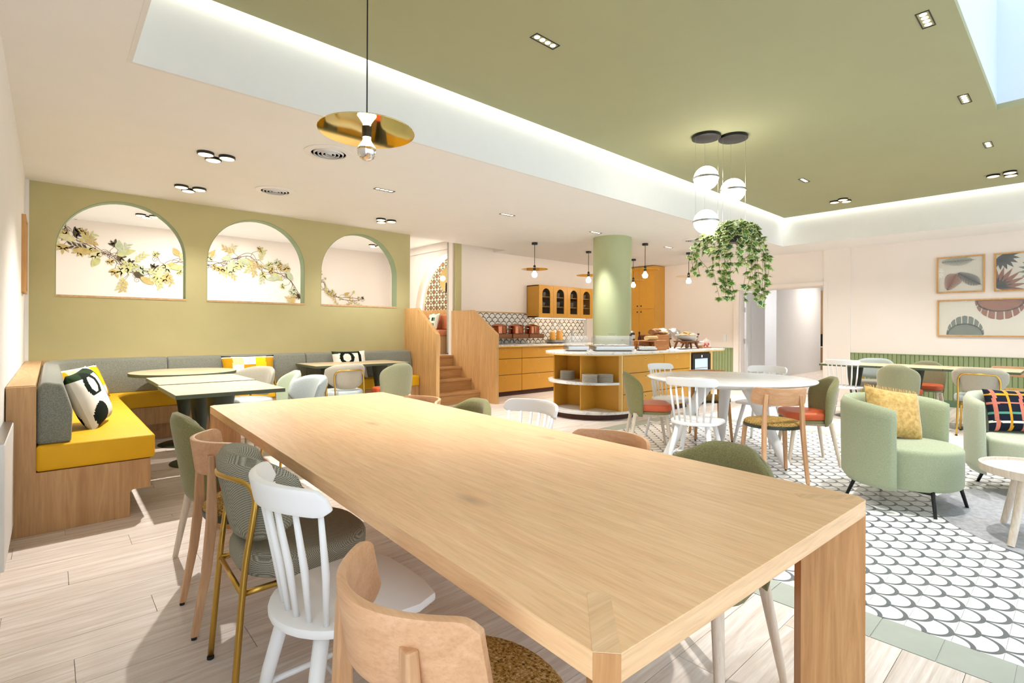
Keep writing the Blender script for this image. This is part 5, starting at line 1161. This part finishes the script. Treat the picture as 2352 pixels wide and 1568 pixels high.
bowl(8.34, 4.62, IZ + 0.10, 0.14, 0.08, 'small cream bowl of pastries beside the croissant bowl'); stand(8.34, 4.62, 0.22, 0.22, 0.099, 'small walnut stand at the right of the island')
for k in range(9): a = k * 0.7; q = bun(8.02 + 0.09 * math.cos(a) * (k % 3) / 2, 4.50 + 0.09 * math.sin(a) * (k % 3) / 2, IZ + 0.20 + 0.03 * (k % 3 == 0), 0.052, rb.choice(['bread', 'bread_pale', 'bread']), 'golden croissant piled in the front pastry bowl', 'croissants in the front bowl', 1.6); q.rotation_euler = (rb.uniform(-.3, .3), rb.uniform(-.3, .3), a)
for k in range(9): a = k * 0.7; q = bun(7.92 + 0.08 * math.cos(a) * (k % 3) / 2, 4.95 + 0.08 * math.sin(a) * (k % 3) / 2, IZ + 0.235 + 0.04 * (k % 3 == 0), 0.055, rb.choice(['bread_pale', 'bread_pale', 'bread']), 'pale pastry piled in the back pastry bowl', 'pastries in the back bowl', 1.5); q.rotation_euler = (rb.uniform(-.3, .3), rb.uniform(-.3, .3), a)
for k in range(4): q = bun(8.34 + 0.05 * math.cos(k * 1.6), 4.62 + 0.05 * math.sin(k * 1.6), IZ + 0.15, 0.04, 'bread_pale', 'pale roll in the small right bowl', 'rolls in the small bowl', 1.3)
for x, y, z, t_, lb in ((8.24, 5.08, 1.13, 0.5, 'steel cloche lid leaning open behind the pastries, left one'), (8.47, 5.00, 1.13, 0.7, 'steel cloche lid leaning open behind the pastries, right one')):
    o = put(M('cloche_lid', s_lathe([(0.15, 0), (0.15, 0.01), (0.14, 0.06), (0.09, 0.11), (0.03, 0.128), (0.012, 0.13), (0.014, 0.145), (0.0001, 0.15)], 28), 'steel', smooth=40, label=lb, cat='lid'), x, y, z); o.rotation_euler = (0.55, t_, 0)
    M('hinge_arm', s_cyl((0.13, 0, 0.0), (0.13, 0.0, -0.09), 0.008, n=8), 'steel', o)
o = E('jam_jar', (7.10, 4.98, IZ + 0.1405), label='dark jam jar with white label near the column', cat='jar'); M('glass_body', s_prism(rrect(-0.055, 0.055, -0.055, 0.055, 0.02), 0, 0.12), 'jam', o, bevel=0.006); M('lid', s_lathe([(0.045, 0.12), (0.05, 0.125), (0.05, 0.15), (0.045, 0.153)], 20), 'steel', o, smooth=40); M('paper_label', s_box(-0.045, 0.045, -0.0575, -0.0552, 0.025, 0.09), 'label_white', o)
o = E('sauce_bottle', (7.26, 4.92, IZ + 0.0), label='slim dark bottle with black cap behind the bread', cat='bottle'); M('body', s_lathe([(0.025, 0), (0.027, 0.01), (0.027, 0.17), (0.012, 0.22), (0.012, 0.25)], 16), 'jam', o, smooth=40); M('cap', s_lathe([(0.014, 0.25), (0.015, 0.255), (0.015, 0.28), (0.012, 0.283)], 14), 'black_metal', o)
o = E('glass_dome', (8.55, 4.42, IZ), label='glass dome over red fruit on a wooden board at the island end', cat='dome'); M('board', s_lathe([(0.085, 0), (0.088, 0.004), (0.088, 0.02), (0.085, 0.022)], 24), 'acacia', o, smooth=40); M('dome', s_lathe([(0.075, 0.022), (0.077, 0.09), (0.055, 0.14), (0.02, 0.16), (0.0001, 0.162)], 24), 'clear_glass', o, smooth=True); M('knob', s_ball((0, 0, 0.17), 0.012), 'clear_glass', o)
for k in range(6): put(M('strawberry', s_ball((0, 0, 0.02), 0.02, None, 0.024, 8, 6), 'red_fruit', smooth=True, label='red berry under the glass dome', cat='fruit', group='berries under the glass dome'), 8.55 + 0.035 * math.cos(k * 1.05), 4.42 + 0.035 * math.sin(k * 1.05), IZ + 0.022 + 0.03 * (k % 2))
o = E('flower_vase', (8.56, 4.62, IZ), label='small vase with dark red flowers beside the pastry bowls', cat='vase'); M('vase', s_lathe([(0.03, 0), (0.035, 0.05), (0.02, 0.10), (0.024, 0.12)], 16), 'clear_glass', o, smooth=True)
for k in range(6): M('flower', s_ball((0.04 * math.cos(k * 1.05), 0.04 * math.sin(k * 1.05), 0.2 + 0.02 * (k % 3)), 0.022, n=8, m=6), 'red_fruit' if k % 3 == 0 else 'jam', o); M('stem', s_cyl((0, 0, 0.02), (0.04 * math.cos(k * 1.05), 0.04 * math.sin(k * 1.05), 0.2), 0.003, n=5), 'leaf_dark', o)
o = E('storage_jar', (8.33, 4.40, IZ), label='white-lidded glass jar with orange contents on the island', cat='jar'); M('glass_body', s_lathe([(0.04, 0), (0.045, 0.01), (0.045, 0.09)], 18), 'clear_glass', o, smooth=True); M('lid', s_lathe([(0.045, 0.09), (0.047, 0.093), (0.047, 0.115), (0.04, 0.118)], 18), 'label_white', o, smooth=40); M('contents', s_lathe([(0.035, 0.004), (0.04, 0.012), (0.04, 0.05), (0.0001, 0.052)], 16), 'bread', o)
o = put(M('oval_dish', xf(s_lathe([(0.06, 0), (0.12, 0.012), (0.125, 0.016), (0.06, 0.005), (0.0001, 0.005)], 24), lambda x, y, z: (x, y * .7, z)), 'ceramic_grey', smooth=True, label='grey oval dish in front of the pastry stands', cat='dish'), 7.66, 4.36, IZ)
# ---------------------------------------------------------------- on the kitchen worktop
KZ = 0.9522
for x, lb in ((6.36, 'left'), (6.80, 'middle'), (7.24, 'right')):
    o = E('pot_riser', (x, 7.45, KZ), label='walnut riser box on black wire legs under the %s copper pot' % lb, cat='riser', group='walnut pot risers')
    M('box', s_box(-0.2, 0.2, -0.15, 0.15, 0.11, 0.195), 'walnut', o, bevel=0.003); 
    for sx in (-0.18, 0.18): M('wire_leg', s_tube([(sx, -0.13, 0), (sx, -0.13, 0.11), (sx, 0.13, 0.11), (sx, 0.13, 0)], 0.005, 6), 'black_metal', o)
    p = E('copper_pot', (x, 7.45, KZ + 0.1952), label='%s round copper chafing pot on its walnut riser' % lb, cat='pot', group='copper pots')
    M('body', s_lathe([(0.14, 0), (0.15, 0.008), (0.15, 0.135), (0.155, 0.14)], 40), 'copper', p, smooth=40); l = M('lid', s_lathe([(0.156, 0.14), (0.156, 0.15), (0.13, 0.17), (0.06, 0.19), (0.0001, 0.195)], 40), 'copper', p, smooth=40)
    M('handle', s_tube([(-0.05, -0.02, 0.19), (-0.04, -0.02, 0.215), (0.04, -0.02, 0.215), (0.05, -0.02, 0.19)], 0.006, 8), 'steel', l)
    for s in (-1, 1): M('side_handle', s_tube([(0.148 * s, -0.05, 0.10), (0.185 * s, -0.04, 0.105), (0.185 * s, 0.04, 0.105), (0.148 * s, 0.05, 0.10)], 0.006, 8), 'steel', p)
for x, lb in ((6.42, 'left'), (6.80, 'middle'), (7.16, 'right')):
    o = put(M('spoon_rest', xf(s_lathe([(0.07, 0), (0.11, 0.012), (0.115, 0.016), (0.06, 0.005), (0.0001, 0.005)], 24), lambda a, b, c: (a, b * .55, c)), 'ceramic', smooth=True, label='white oval spoon dish in front of the %s copper pot' % lb, cat='dish', group='spoon dishes'), x, 7.17, KZ)
o = E('drinks_tray', (7.90, 7.40, KZ), label='round steel ice tray under the orange juice jugs', cat='tray'); M('body', s_lathe([(0.22, 0.01), (0.235, 0.015), (0.235, 0.065), (0.22, 0.065), (0.218, 0.05), (0.0001, 0.05)], 40), 'steel', o, smooth=40); M('foot', s_lathe([(0.18, 0), (0.18, 0.01)], 30), 'black_metal', o)
for x, y, lb in ((7.79, 7.40, 'tall juice carafe with stopper on the steel tray'), (7.93, 7.33, 'middle orange juice jug on the steel tray'), (8.02, 7.43, 'right orange juice jug on the steel tray')):
    o = E('juice_jug', (x, y, KZ + 0.051), label=lb, cat='jug', group='juice jugs'); o.scale = (1.35, 1.35, 1.5); M('glass_body', s_lathe([(0.052, 0), (0.054, 0.01), (0.04, 0.14), (0.024, 0.19), (0.028, 0.23)], 24), 'clear_glass', o, smooth=True); M('juice', s_lathe([(0.049, 0.004), (0.05, 0.01), (0.038, 0.135 if x > 7.8 else 0.12), (0.0001, 0.136)], 24), 'juice', o, smooth=40); M('stopper', s_lathe([(0.02, 0.225), (0.024, 0.25), (0.0001, 0.262)], 14), 'chrome', o)
o = put(M('black_tray', s_prism(rrect(-0.16, 0.16, -0.08, 0.08, 0.02), 0, 0.02), 'black_metal', bevel=0.003, label='black slate tray in front of the juice jugs', cat='tray'), 7.60, 7.16, KZ)
o = E('faucet', (8.62, 7.60, KZ), label='small steel tap behind the food trays', cat='tap'); M('stem', s_cyl((0, 0, 0), (0, 0, 0.28), 0.02), 'steel', o); M('spout', s_tube([(0, 0, 0.25), (0, -0.08, 0.27), (0, -0.14, 0.22)], 0.012, 8), 'steel', o)
